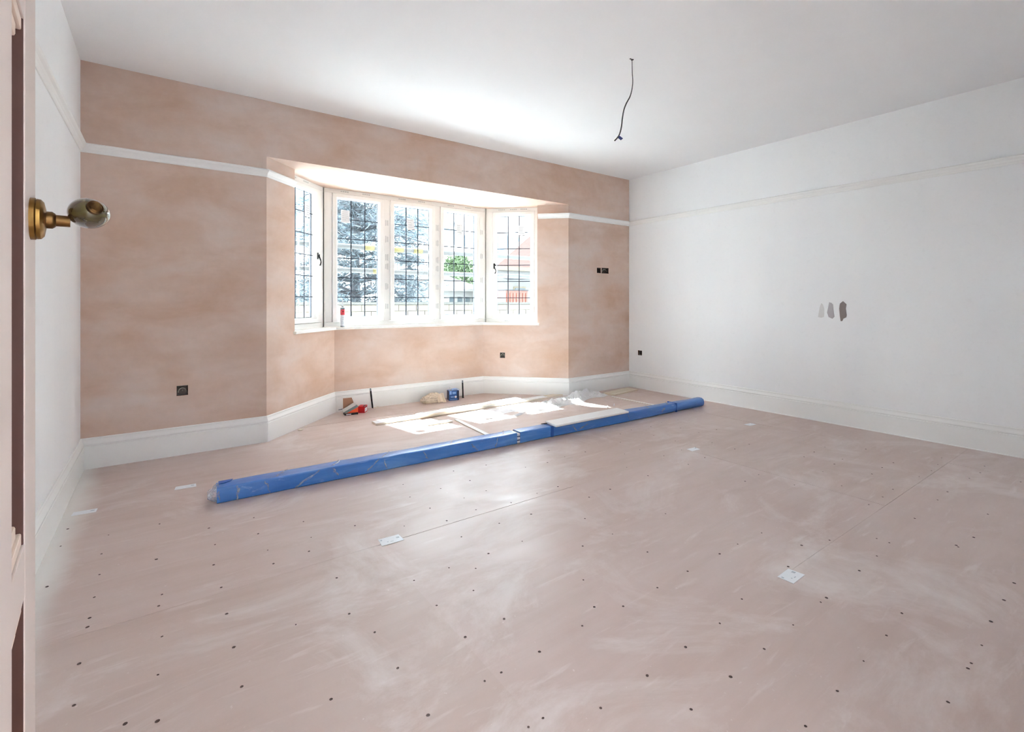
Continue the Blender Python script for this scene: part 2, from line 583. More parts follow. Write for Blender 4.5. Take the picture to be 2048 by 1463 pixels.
struct(wall('wall_bay_right_low', FR, sr1, 0, SILL_BOT, nr, 0.22, 'plaster', [hb]), 'plaster under the right bay window')
# near wall with the doorway the camera looks through
mb = MB()
mb.box(XL - 0.2, -0.16, -.10, YN, 0, ZC)
mb.box(0.72, XR + 0.2, -.10, .05, 0, ZC)
mb.box(-0.16, 0.72, -.10, .05, 2.06, ZC)
struct(mb.build('wall_near', 'white_wall'), 'wall with the doorway beside the camera')

# hall behind the camera, open at its far ends
struct(MB().box(-2.2, 3.0, -1.45, -1.30, 0, 2.5).build('wall_hall', 'white_wall'), 'hall wall behind the camera')
struct(MB().box(-2.2, 3.0, -1.45, -.10, 2.5, 2.6).build('ceiling_hall', 'ceiling'), 'hall ceiling behind the camera')
struct(MB().box(-2.2, 3.0, -1.45, -.10, -.10, 0).build('floor_hall', 'subfloor'), 'hall floor behind the camera')
struct(MB().box(XL - 0.2, XR + 0.2, -.10, YB + 0.25, ZC, ZC + 0.15).build('ceiling', 'ceiling'), 'plain white ceiling')
bay_out = [(BL[0] - 0.15, YB), (BR[0] + 0.15, YB), (3.50, 5.40), (1.16, 5.40)]
struct(MB().prism([(BL[0] + .0395, YB + .04), (BR[0] - .0395, YB + .04), (BR[0] - .0395, YB + .0401), (BR[0] + .13, YB + .13 + .08), (3.345, 5.225), (1.310, 5.225), (BL[0] - .13, YB + .13 + .08), (BL[0] + .0395, YB + .0401)], ZS, ZC - 0.2).build('ceiling_bay', 'plaster'), 'flat plaster soffit of the bay')

# ------------------------------------------------------------------ floor: plywood sheets on a subfloor
floor = struct(MB().prism([(XL - .2, -.10), (XR + .2, -.10), (XR + .2, YB), (BR[0], YB), FR, FL, BL, (XL - .2, YB)], -0.10, -0.018).build('floor', 'subfloor'), 'plywood sheet floor dusty with plaster')
SEAMX_A, SEAMX_B = (2.035, 4.475), (0.815, 3.255)
sheets = []
def rects(y0, y1, seams):
    xs = [XL, *seams, XR]
    for a, b in zip(xs[:-1], xs[1:]):
        sheets.append([(a, y0), (b, y0), (b, y1), (a, y1)])
rects(0.05, 0.97, SEAMX_A)
rects(0.97, 2.19, SEAMX_B)
rects(2.19, 3.41, SEAMX_A)
sheets.append([(XL, 3.41), (.815, 3.41), (.815, 4.474), BL, (XL, YB)])
sheets.append([(.815, 3.41), (3.255, 3.41), (3.255, 4.63), (.971, 4.63), (.815, 4.474)])
sheets.append([(3.255, 3.41), (XR, 3.41), (XR, YB), BR, (3.691, 4.63), (3.255, 4.63)])
sheets.append([(.971, 4.63), (3.691, 4.63), FR, FL])
def inset(poly, d):
    cx_ = sum(p[0] for p in poly) / len(poly)
    cy_ = sum(p[1] for p in poly) / len(poly)
    return [(x - d * (1 if x > cx_ else -1), y - d * (1 if y > cy_ else -1)) for x, y in poly]
sheet_objs = []
for i, p in enumerate(sheets):
    z = -.0007 * (i * 5 % 3)
    sheet_objs.append((p, MB().prism(inset(p, 0.0004), -0.018, z).build('plywood_sheet', 'plywood', floor), z))
def inside(p, poly):
    x, y = p
    c = False
    for i in range(len(poly)):
        (x1, y1), (x2, y2) = poly[i], poly[i - 1]
        if (y1 > y) != (y2 > y) and x < (x2 - x1) * (y - y1) / (y2 - y1) + x1:
            c = not c
    return c
SCREWS = [(1.19,1.23),(.99,1.22),(.84,1.22),(.78,1.22),(.59,1.21),(.59,1.42),(.83,1.42),(.83,1.63),(.99,1.42),(1.39,1.22),(1.59,1.22),(1.79,1.22),(1.78,1.42),(2.18,1.62),(2.03,1.22),(2.18,1.22),(2.38,1.21),(2.17,.99),(2.06,.8),(1.79,.8),(1.59,.955),(1.39,.955),(1.19,.95),(1.59,.8),(1.39,.8),(1.19,.8),(1.59,.59),(1.39,.59),(.99,.95),(.84,1.02),(.79,1.02),(.99,1.63),(.83,1.83),(.58,2.03),(.39,1.42),(.59,1.62),(.55,1.77),(.99,2.3),(.79,2.45),(1.39,1.43),(1.3,1.28),(1.79,.985),(2.57,.985),(2.41,1.04),(1.19,1.83),(1.38,1.83),(1.79,1.83),(1.78,1.63),(.99,1.83),(1.08,1.76),(1.58,1.63),(-.37,2.64),(-.21,2.44),(-.21,2.29),(-.21,2.23),(-.21,2.02),(-.2,1.82),(-.01,1.62),(-.08,1.66),(-.01,1.82),(0,2.02),(.19,1.62),(.19,1.82),(.19,2.03),(.19,2.23),(-.01,2.23),(0,2.31),(-.02,2.64),(.2,2.64),(.18,2.44),(.39,2.44),(.39,2.3),(.58,2.45),(.54,2.32),(.59,2.65),(-.22,2.84),(-.21,2.63),(-.21,3.05),(-.38,3.25),(-.38,3.04),(-.01,3.05),(.19,2.85),(.38,2.64),(.39,2.85),(.38,1.82),(2.98,.61),(2.77,.81),(2.77,.86),(2.58,.8),(2.38,.8),(2.18,.6),(1.99,.59),(1.79,.59),(1.8,.39),(2.055,.39),(2.015,.39),(2.38,.4),(2.78,.4),(2.19,.39),(2.59,.4),(2.01,.8)]
for gx in range(15):
    for gy in range(8):
        x, y = 1.19 + .2 * gx, 2.03 + .203 * gy
        if y < 3.0 and random.random() < .62 and x < 4.9:
            SCREWS.append((x + random.uniform(-.03, .03), y + random.uniform(-.02, .02)))
for gx in range(9):
    for gy in range(6):
        x, y = 2.98 + .2 * gx, .60 + .205 * gy
        if random.random() < .6:
            SCREWS.append((x + random.uniform(-.02, .02), y + random.uniform(-.02, .02)))
sm = MB().lathe([(0.0065, 0.0), (0.0060, 0.0006), (0.0035, 0.0003), (0.0008, 0.0001)], 8)
scr_proto = sm.build('screw', 'screw', floor)
first = True
for x, y in SCREWS:
    for poly, so_, z in sheet_objs:
        if inside((x, y), poly):
            o = scr_proto if first else scr_proto.copy()
            if not first:
                COL.objects.link(o)
            first = False
            o.parent = so_
            s = random.uniform(.5, .92)
            o.scale = (s * random.uniform(.8, 1.2), s, 1)
            o.rotation_euler = (0, 0, random.uniform(0, 6))
            o.location = (x, y, z + .0001)
            break

# ------------------------------------------------------------------ skirting boards and picture rail
def sweep(name, pts, prof, mat, closed_ends=True, n_left=True):
    """prof: (outward from wall, z). pts: plan polyline along the wall face; room on the left side of travel if n_left."""
    P = [Vector((*p, 0)) for p in pts]
    segs = [(P[i + 1] - P[i]).normalized() for i in range(len(P) - 1)]
    sg = 1 if n_left else -1
    nor = [Vector((-s.y, s.x, 0)) * sg for s in segs]
    return P, segs, nor
def moulding(name, a, b, na, nb, n, prof, mat):
    """One straight length from a to b; na, nb = neighbour normals for the mitres (or None)."""
    a, b, n = Vector((*a, 0)), Vector((*b, 0)), Vector((*n, 0)).normalized()
    def off(nn):
        if nn is None:
            return n
        nn = Vector((*nn, 0)).normalized()
        bis = (n + nn)
        return bis / bis.dot(n)
    oa, ob = off(na), off(nb)
    mb = MB()
    k = len(prof)
    vs_ = [a + oa * d + Vector((0, 0, z)) for d, z in prof] + [b + ob * d + Vector((0, 0, z)) for d, z in prof]
    fs = [tuple(range(k)), tuple(range(2 * k - 1, k - 1, -1))] + [(i, (i + 1) % k, k + (i + 1) % k, k + i) for i in range(k)]
    mb.add(vs_, fs)
    return mb.build(name, mat)
SK = [(0, 0.0), (.020, 0.0), (.020, .150), (.018, .153), (.0125, .154), (.0125, .159), (.0185, .161), (.0195, .166), (.018, .171), (.011, .184), (.0075, .194), (.0095, .1945), (.0095, .203), (.006, .208), (0, .208)]
PR = [(0, 2.138), (.006, 2.138), (.010, 2.146), (.012, 2.158), (.020, 2.170), (.030, 2.178), (.034, 2.186), (.034, 2.192), (.028, 2.198), (.022, 2.198), (.019, 2.193), (.008, 2.193), (.006, 2.199), (0, 2.199)]
nB = (0, -1)
nW, nE = (1, 0), (-1, 0)
sk = [('baseboard_left', (XL, YN), (XL, YB), None, nB, nW),
      ('baseboard_back_left', (XL, YB), BL, nW, nl, nB),
      ('baseboard_bay_left', BL, FL, nB, nB, nl),
      ('baseboard_bay_front', FL, FR, nl, nr, nB),
      ('baseboard_bay_right', FR, BR, nB, nB, nr),
      ('baseboard_back_right', BR, (XR, YB), nr, nE, nB),
      ('baseboard_right', (XR, YB), (XR, .05), nB, None, nE)]
for nm, a, b, na, nb, n in sk:
    struct(moulding(nm, a, b, na, nb, n, SK, 'primer'))
pr = [((XL, YN), (XL, YB), None, nB, nW), ((XL, YB), BL, nW, nl, nB), (BL, (sl1[0] - .006, sl1[1] - .006), nB, None, nl),
      ((sr1[0] + .006, sr1[1] - .006), BR, None, nB, nr), (BR, (XR, YB), nr, nE, nB), ((XR, YB), (XR, .05), nB, None, nE)]
for i, (a, b, na, nb, n) in enumerate(pr):
    struct(moulding('trim_%d' % (i + 1), a, b, na, nb, n, PR, 'primer'), 'white picture rail')
# pale sealant bead along the foot of the right skirting
struct(moulding('trim_7', (XR - .02, YB - .3), (XR - .02, YN), None, None, nE, [(0, 0), (.012, 0), (.004, .006), (0, .006)], 'primer'), 'pale bead at the foot of the skirting')

# ------------------------------------------------------------------ bay windows
YF = 5.16
CL, CR = (1.335, YF), (3.32, YF)
FR_Z0, FR_Z1 = SILL_TOP, ZS
SA_Z0, SA_Z1 = 0.918, 2.258
def window(name, org, u, n, width, sashes, marks, handle=None, label=None, tilt=()):
    """org plan point on the inner frame face, u along, n inward."""
    W_ = empty(name)
    struct(W_, label)
    mtx = Matrix(((u[0], -n[0], 0, org[0]), (u[1], -n[1], 0, org[1]), (0, 0, 1, 0), (0, 0, 0, 1)))   # local y = outward
    # fixed frame: head, cill, jambs
    edges = [0.0] + [v for s in sashes for v in s] + [width]
    D = 0.07
    mb = MB()
    mb.box(0, width, 0, D, SA_Z1, FR_Z1, mtx=mtx)
    mb.build('frame_head', 'upvc', W_, bevel=.003)
    mb = MB()
    mb.box(0, width, 0, D, FR_Z0, SA_Z0, mtx=mtx)
    mb.build('frame_cill', 'upvc', W_, bevel=.003)
    for i in range(0, len(edges), 2):
        a, b = edges[i], edges[i + 1]
        nm = 'jamb' if i in (0, len(edges) - 2) else 'mullion'
        mb = MB()
        mb.box(a, b, 0.0, D, SA_Z0, SA_Z1, mtx=mtx)
        mb.build(nm, 'upvc', W_, bevel=.003)
    for si, (a, b) in enumerate(sashes):
        m = 0.052
        a2, b2, z0, z1 = a + .003, b - .003, SA_Z0 + .003, SA_Z1 - .003
        # sash: ring with a chamfered inner bead
        rings = [(0, .060), (0, -.010), (.004, -.014), (m - .012, -.014), (m - .010, -.008), (m - .001, .004), (m, .014), (m, .060)]
        vs_, fs = [], []
        for d, y in rings:
            for x, z in ((a2 + d, z0 + d), (b2 - d, z0 + d), (b2 - d, z1 - d), (a2 + d, z1 - d)):
                vs_.append(mtx @ Vector((x, y, z)))
        k = len(rings)
        for r in range(k):
            r2_ = (r + 1) % k
            for c in range(4):
                c2 = (c + 1) % 4
                fs.append((r * 4 + c, r * 4 + c2, r2_ * 4 + c2, r2_ * 4 + c))
        sash = MB().add(vs_, fs).build('sash', 'upvc', W_)
        ga, gb, gz0, gz1 = a2 + m, b2 - m, z0 + m, z1 - m
        MB().box(ga - .004, gb + .004, .026, .032, gz0 - .004, gz1 + .004, mtx=mtx).build('glass_pane', 'glass', sash)
        # spacer line round the sealed unit
        sp = MB()
        sp.box(ga, ga + .005, .036, .050, gz0, gz1, mtx=mtx).box(gb - .005, gb, .036, .050, gz0, gz1, mtx=mtx)
        sp.box(ga + .005, gb - .005, .036, .050, gz1 - .004, gz1, mtx=mtx).box(ga + .005, gb - .005, .036, .050, gz0, gz0 + .004, mtx=mtx)
        sp.build('spacer_bar', 'spacer', sash)
        for j in (1, 2):
            x = ga + (gb - ga) * j / 3
            MB().box(x - .0052, x + .0052, .0225, .026, gz0, gz1, mtx=mtx).build('lead_bar', 'lead', sash)
        for j in range(1, 6):
            z = gz0 + (gz1 - gz0) * j / 6
            MB().box(ga, gb, .0230, .0258, z - .0042, z + .0042, mtx=mtx).build('lead_bar', 'lead', sash)
        # glazing sticker on the pane
        lx, lz, lw, lh, rot, ink = tilt[si]
        x0 = ga + (gb - ga) * lx
        z0l = gz0 + (gz1 - gz0) * lz
        rm = mtx @ Matrix.Translation((x0, 0, z0l)) @ Matrix.Rotation(rot, 4, 'Y')
        st = MB().box(-lw / 2, lw / 2, .0224, .0232, -lh / 2, lh / 2, mtx=rm).build('glazing_sticker', 'label_white', sash)
        pk = MB()
        for q in range(5):
            zz = lh / 2 - lh * (q + .9) / 6.2
            pk.box(-lw * .38, lw * random.uniform(.05, .38), .0219, .0222, zz - .0022, zz + .0022, mtx=rm)
        pk.build('printed_lines', 'label_ink', sash)
        if ink:
            pk = MB()
            pk.box(-lw * .5, -lw * .18, .0217, .0221, -lh * .54, -lh * .48, mtx=rm)
            pk.box(lw * .1, lw * .45, .0217, .0221, -lh * .54, -lh * .48, mtx=rm)
            pk.build('black_corner_marks', 'label_ink_dark', sash)
    # handle (curly-tail casement handle)
    if handle:
        hx, hz, sgn = handle
        h = MB()
        pts = [(0, 0, .012), (0, -.012, .0), (sgn * .006, -.018, -.020), (sgn * .018, -.020, -.040), (sgn * .026, -.019, -.058), (sgn * .022, -.017, -.076), (sgn * .012, -.016, -.092)]
        pts = [mtx @ Vector((hx + p[0], -.016 + p[1], hz + p[2])) for p in pts]
        h.tube(pts, [.008, .009, .007, .0055, .005, .0055, .006], 10)
        h.box(hx - .009, hx + .009, -.020, -.0135, hz - .030, hz + .034, mtx=mtx)
        h.box(hx - .006 + sgn * .004, hx + .006 + sgn * .022, -.030, -.020, hz + .006, hz + .018, mtx=mtx)
        smooth_by_angle(h.build('handle', 'black', sash), 50)
    # printed protective tape on the frame
    for (kind, a, z) in marks:
        mb = MB()
        if kind == 'v':
            for q in range(3):
                x = a + (q - 1) * .013
                hgt = random.uniform(.05, .075)
                mb.box(x - .0035, x + .0035, -.0012, -.0004, z - hgt / 2, z + hgt / 2, mtx=mtx)
        else:
            for q in range(4):
                x = a + (q - 1.5) * .022
                mb.box(x - .008, x + .008, -.0012, -.0004, z - .006, z + .006, mtx=mtx)
        mb.build('film_print', 'film_print', W_)
    return W_

u_f = (1, 0)
SF = [(0.092, 0.645), (0.717, 1.264), (1.336, 1.885)]
mk = []
for c in (0.681, 1.300):
    for z in (2.00, 1.82, 1.62, 1.52, 1.30, 1.08):
        mk.append(('v', c, z))
for a in (.22, .45, .86, 1.10, 1.48, 1.72):
    mk.append(('h', a, 2.283))
for z in (2.0, 1.7, 1.4, 1.15):
    mk.append(('v', 1.915, z))
window('window_1', CL, u_f, (0, -1), CR[0] - CL[0], SF, mk, label='three light leaded window across the bay front',
       tilt=[(.20, .86, .088, .13, 0, 0), (.46, .845, .085, .125, -.14, 1), (.50, .845, .078, .125, 0, 0)])
# left splay: u runs from the corner towards the room, so handle side is near t=0
u_l = (-1 / R2, -1 / R2)
window('window_2', CL, u_l, nl, .69, [(0.092, 0.632)], [('h', .3, 2.283), ('h', .5, 2.283)], handle=(0.118, 1.585, -1), label='single leaded side window at the left of the bay', tilt=[(.22, .85, .085, .13, 0, 1)])
u_r = (1 / R2, -1 / R2)
window('window_3', CR, u_r, nr, .69, [(0.082, 0.615)], [('h', .2, 2.283), ('h', .35, 2.283), ('h', .48, 2.283), ('h', .28, .893), ('h', .42, .893)], handle=(0.108, 1.575, 1), label='single leaded side window at the right of the bay', tilt=[(.74, .85, .085, .12, 0, 1)])
# corner posts
for (c, n2, nm) in ((CL, nl, 'trim_8'), (CR, nr, 'trim_9')):
    bis = Vector((n2[0], n2[1] - 1, 0)).normalized()
    p = Vector((c[0], c[1], 0))
    q = p - bis * .10
    mb = MB()
    s_ = 1 if c is CL else -1
    poly = [(c[0], c[1]), (c[0] + s_ * .012, c[1]), (c[0] + s_ * .012, c[1] + .075), (q.x, q.y + .02), (c[0] - s_ * .012 / R2 - s_ * .075 / R2, c[1] - .012 / R2 + .075 / R2), (c[0] - s_ * .012 / R2, c[1] - .012 / R2)]
    mb.prism(poly, SILL_TOP, ZS)
    struct(mb.build(nm, 'upvc'), 'white corner post between bay windows')
# sill: three mitred boards
sill = struct(empty('trim_10'), 'white window board round the bay')
def off_line(p, n, d):
    return (p[0] + n[0] * d, p[1] + n[1] * d)
def miter(p, n1, n2, d):
    a, b = Vector(n1).normalized(), Vector(n2).normalized()
    bis = a + b
    bis = bis / bis.dot(a)
    return (p[0] + bis.x * d, p[1] + bis.y * d)
dI = 0.030
il, ir = miter(FL, nl, nB, dI), miter(FR, nr, nB, dI)
ex = 0.022
el = off_line((sl1[0] - ex / R2, sl1[1] - ex / R2), nl, dI)
er = off_line((sr1[0] + ex / R2, sr1[1] - ex / R2), nr, dI)
el2 = off_line((sl1[0] - ex / R2, sl1[1] - ex / R2), nl, .0005)
er2 = off_line((sr1[0] + ex / R2, sr1[1] - ex / R2), nr, .0005)
ol = off_line(sl1, nl, -.114)
or_ = off_line(sr1, nr, -.114)
MB().prism([el, il, CL, ol, (sl1[0] + .0005, sl1[1] + .0005), el2], SILL_BOT, SILL_TOP).build('sill_board', 'sill', sill, bevel=.003)
MB().prism([il, ir, CR, CL], SILL_BOT, SILL_TOP).build('sill_board', 'sill', sill, bevel=.003)
MB().prism([ir, er, er2, (sr1[0] - .0005, sr1[1] + .0005), or_, CR], SILL_BOT, SILL_TOP).build('sill_board', 'sill', sill, bevel=.003)

# ------------------------------------------------------------------ the open door (leaf face runs almost along the view)
DA = math.radians(4.5)
DD = Vector((-math.sin(DA), math.cos(DA), 0))          # along the leaf, away from the hinge
DN = Vector((math.cos(DA), math.sin(DA), 0))           # face normal, towards the room
D0 = -DN * 0.0725
dm = Matrix(((DD.x, DN.x, 0, D0.x), (DD.y, DN.y, 0, D0.y), (0, 0, 1, 0), (0, 0, 0, 1)))      # local x along, y out of the face, z up
door = empty('door_1')
struct(door, 'half primed panelled door standing open at the left edge')
door['category'] = 'door'
T = 0.044
def dbox(x0, x1, y0, y1, z0, z1, name, mat, parent=door, bev=.0015):
    return MB().box(x0, x1, y0, y1, z0, z1, mtx=dm).build(name, mat, parent, bevel=bev)
stiles = [(.18, .307), (.426, .526), (.645, .746), (.865, .992)]
zr = [(.012, .22), (.757, .825), (1.485, 1.56), (1.90, 2.035)]
for i, (a, b) in enumerate(stiles):
    dbox(a, b, -T, 0, .012, 2.035, 'stile' if i in (0, 3) else 'muntin', 'door_paint', bev=.003)
for z0, z1 in zr:
    for (a, b) in zip(stiles[:-1], stiles[1:]):
        dbox(a[1], b[0], -T, -.0006, z0, z1, 'rail', 'door_paint', bev=.0015)
for (z0, z1) in [(zr[i][1], zr[i + 1][0]) for i in range(3)]:
    for (a, b) in zip(stiles[:-1], stiles[1:]):
        dbox(a[1], b[0], -.028, -.016, z0, z1, 'panel', 'door_brown')
        # brown lining strips against the stiles, pale stepped bead along the rails
        dbox(a[1], a[1] + .004, -.016, -.0015, z0, z1, 'lining_strip', 'door_brown', bev=.0005)
        dbox(b[0] - .004, b[0], -.016, -.0015, z0, z1, 'lining_strip', 'door_brown', bev=.0005)
        for (zz, sg) in ((z0, 1), (z1, -1)):
            mb = MB()
            mb.box(a[1] + .0045, b[0] - .0045, -.016, -.003, min(zz, zz + sg * .016), max(zz, zz + sg * .016), mtx=dm)
            mb.build('rail_bead', 'door_bead', door, bevel=.002)
            mb = MB()
            mb.box(a[1] + .0045, b[0] - .026, -.016, -.006, min(zz + sg * .0162, zz + sg * .034), max(zz + sg * .0162, zz + sg * .034), mtx=dm)
            mb.build('rail_bead', 'door_bead', door, bevel=.003)
# knob, neck and rose
KX, KZ = .927, 1.243
km = dm @ Matrix.Translation((KX, 0, KZ)) @ Matrix.Rotation(-PI / 2, 4, 'X')     # lathe axis = out of the face
rose = MB().lathe([(.0285, .0), (.0285, .005), (.0265, .0062), (.0275, .0066), (.0270, .0105), (.0235, .0135), (.0130, .0155), (.0105, .0155)], 40, km).build('rose', 'brass', door)
smooth_by_angle(rose, 40)
neck = MB().lathe([(.0095, .0150), (.0118, .0158), (.0118, .0215), (.0098, .0242), (.0080, .0255), (.0078, .0400)], 28, km).build('knob_neck', 'bronze', door)
smooth_by_angle(neck, 40)
kb = MB()
kc = dm @ Vector((KX, .060, KZ + .014))
seg, rings = 36, 24
AX_N, AX_D, AX_Z = .0240, .0340, .0215        # egg: long axis out of the leaf
vs_, fs = [], []
for j in range(rings + 1):
    t = PI * j / rings
    for k in range(seg):
        a = 2 * PI * k / seg
        vs_.append(kc + DN * (math.cos(t) * AX_N) + DD * (math.sin(t) * math.cos(a) * AX_D) + Vector((0, 0, math.sin(t) * math.sin(a) * AX_Z)))
for j in range(rings):
    for k in range(seg):
        k2 = (k + 1) % seg
        fs.append((j * seg + k, j * seg + k2, (j + 1) * seg + k2, (j + 1) * seg + k))
knob = kb.add(vs_, fs).build('knob', 'knob', door, smooth=True)
# bronze cap set into the side of the egg that faces back along the leaf
cn, cd, cz = .0070, -.0320, .0050
cpos = kc + DN * cn + DD * cd + Vector((0, 0, cz))
cnor = (DN * (cn / AX_N ** 2) + DD * (cd / AX_D ** 2) + Vector((0, 0, cz / AX_Z ** 2))).normalized()
cm = Matrix.Translation(cpos) @ cnor.to_track_quat('Z', 'Y').to_matrix().to_4x4()
cap = MB().lathe([(.0098, -.004), (.0098, .0006), (.0088, .0014), (.0080, .0006), (.0076, .0006), (.0060, .0022), (.0030, .0018), (.0008, .0014)], 28, cm).build('knob_cap', 'bronze', knob)
smooth_by_angle(cap, 40)

# ------------------------------------------------------------------ ceiling cable
cable = tag(empty('ceiling_cable', (2.561, 2.171, ZC)), 'thin dark cable dangling from a hole in the white ceiling', 'cable')
cpts = [(2.561, 2.171, 2.760), (2.562, 2.170, 2.669), (2.565, 2.168, 2.612), (2.561, 2.171, 2.558), (2.550, 2.179, 2.507), (2.531, 2.192, 2.464), (2.517, 2.202, 2.420), (2.509, 2.208, 2.366), (2.504, 2.212, 2.309), (2.495, 2.218, 2.262), (2.484, 2.226, 2.235), (2.465, 2.239, 2.210)]
def spline(pts, n=6):
    P = [Vector(p) for p in pts]
    out = []
    for i in range(len(P) - 1):
        p0, p1, p2, p3 = P[max(i - 1, 0)], P[i], P[i + 1], P[min(i + 2, len(P) - 1)]
        for k in range(n):
            t = k / n
            out.append(.5 * ((2 * p1) + (-p0 + p2) * t + (2 * p0 - 5 * p1 + 4 * p2 - p3) * t * t + (-p0 + 3 * p1 - 3 * p2 + p3) * t ** 3))
    out.append(P[-1])
    return out
CO = Vector(cable.location)
cp = [p - CO for p in spline(cpts)]
MB().tube(cp, [.0020 + .0024 * min(1, i / 30) for i in range(len(cp))], 8).build('sheath', 'cable_dark', cable, smooth=True)
tp = [Vector(p) - CO for p in ((2.479, 2.230, 2.236), (2.489, 2.222, 2.246), (2.511, 2.206, 2.226), (2.500, 2.214, 2.214))]
nv = (tp[1] - tp[0]).cross(tp[2] - tp[1]).normalized() * .0035
MB().add([p + nv for p in tp] + [p - nv for p in tp], [(0, 1, 2, 3), (7, 6, 5, 4), (0, 4, 5, 1), (1, 5, 6, 2), (2, 6, 7, 3), (3, 7, 4, 0)]).build('tape_flag', 'tape_blue', cable)
hp = MB()
hp.lathe([(.010, -.0012), (.010, 0)], 12, Matrix.Translation((.003, 0, 0)))
hp.box(-.022, -.010, -.006, .004, -.0015, 0)
hp.build('ceiling_hole', 'black', cable)

# ------------------------------------------------------------------ socket back boxes
def back_box(p0, u, n, w, h, z, label, wires=True, depth=.038):
    """metal box sunk in a wall hole; p0 = plan point at the hole's left end on the wall face."""
    o = tag(empty('socket_back_box', (p0[0], p0[1], z)), label, 'socket box')
    mtx = Matrix(((u[0], n[0], 0, 0), (u[1], n[1], 0, 0), (0, 0, 1, 0), (0, 0, 0, 1)))
    g, t = .003, .0015
    mb = MB()
    mb.box(g, w - g, -depth, -depth + t, g, h - g, mtx=mtx)
    mb.box(g, g + t, -depth + t, -.004, g, h - g, mtx=mtx)
    mb.box(w - g - t, w - g, -depth + t, -.004, g, h - g, mtx=mtx)
    mb.box(g + t, w - g - t, -depth + t, -.004, g, g + t, mtx=mtx)
    mb.box(g + t, w - g - t, -depth + t, -.004, h - g - t, h - g, mtx=mtx)
    mb.build('box_shell', 'metal_box', o)
    for sx in (g + t, w - g - t - .009):
        MB().box(sx, sx + .009, -.010, -.008, h / 2 - .004, h / 2 + .004, mtx=mtx).build('fixing_lug', 'metal_box', o)
    if wires:
        pts = [(w * (.5 + .34 * math.cos(a)), -.020 + .010 * math.sin(a * .5), h * (.38 + .36 * math.sin(a))) for a in [PI * 1.08 - i * PI * 1.15 / 10 for i in range(11)]]
        MB().tube([mtx @ Vector(p) for p in pts], .0034, 8).build('wire_loop', 'wire_grey', o, smooth=True)
        MB().tube([mtx @ Vector(p) for p in ((w * .5, -.034, h * .5), (w * .52, -.018, h * .46), (w * .5, -.008, h * .48))], .004, 8).build('wire_end', 'wire_grey', o, smooth=True)
    return o
back_box((.087, YB), (1, 0), nB, H_LEFT[1] - H_LEFT[0], H_LEFT[3] - H_LEFT[2], H_LEFT[2], 'open socket box with a looped wire low on the plaster wall left of the bay')
back_box((4.461, YB), (1, 0), nB, .068, .067, 1.493, 'empty narrow socket box high on the plaster right of the bay, left of its pair', False)
back_box((4.543, YB), (1, 0), nB, .128, .072, 1.491, 'wider socket box with wire high on the plaster right of the bay')
pb = (FR[0] + hb[0] / R2, FR[1] - hb[0] / R2)
back_box(pb, (1 / R2, -1 / R2), nr, hb[1] - hb[0], hb[3] - hb[2], hb[2], 'open socket box under the right side window of the bay', True)
back_box((XR, 4.195), (0, -1), nE, .066, .063, .430, 'open socket box low on the white wall near the corner', False)

# ------------------------------------------------------------------ paint test patches on the right wall
SWS = [('sw_pale', 'palest grey paint patch, leftmost of three on the white wall', [(2.040,.983),(2.026,1.077),(2.012,1.116),(1.998,1.104),(1.987,1.062),(1.989,.988),(2.012,.978)]),
       ('sw_mid', 'mid grey paint patch, middle of three on the white wall', [(1.963,1.028),(1.952,1.085),(1.944,1.128),(1.940,1.122),(1.928,1.121),(1.913,1.105),(1.905,1.025),(1.900,.991),(1.918,.971),(1.949,.986)]),
       ('sw_dark', 'dark taupe paint patch, rightmost of three on the white wall', [(1.862,1.067),(1.856,1.113),(1.831,1.135),(1.803,1.107),(1.808,1.068),(1.801,1.008),(1.805,.987),(1.828,.975),(1.836,.953),(1.850,.951),(1.856,.995)])]
for mt, lb, poly in SWS:
    mb = MB()
    n = len(poly)
    mb.add([(XR - .0012, y, z) for y, z in poly] + [(XR, y, z) for y, z in poly], [tuple(range(n)), tuple(range(2 * n - 1, n - 1, -1))] + [(i, (i + 1) % n, n + (i + 1) % n, n + i) for i in range(n)])
    tag(mb.build('paint_patch', mt), lb, 'paint patch', 'paint test patches')

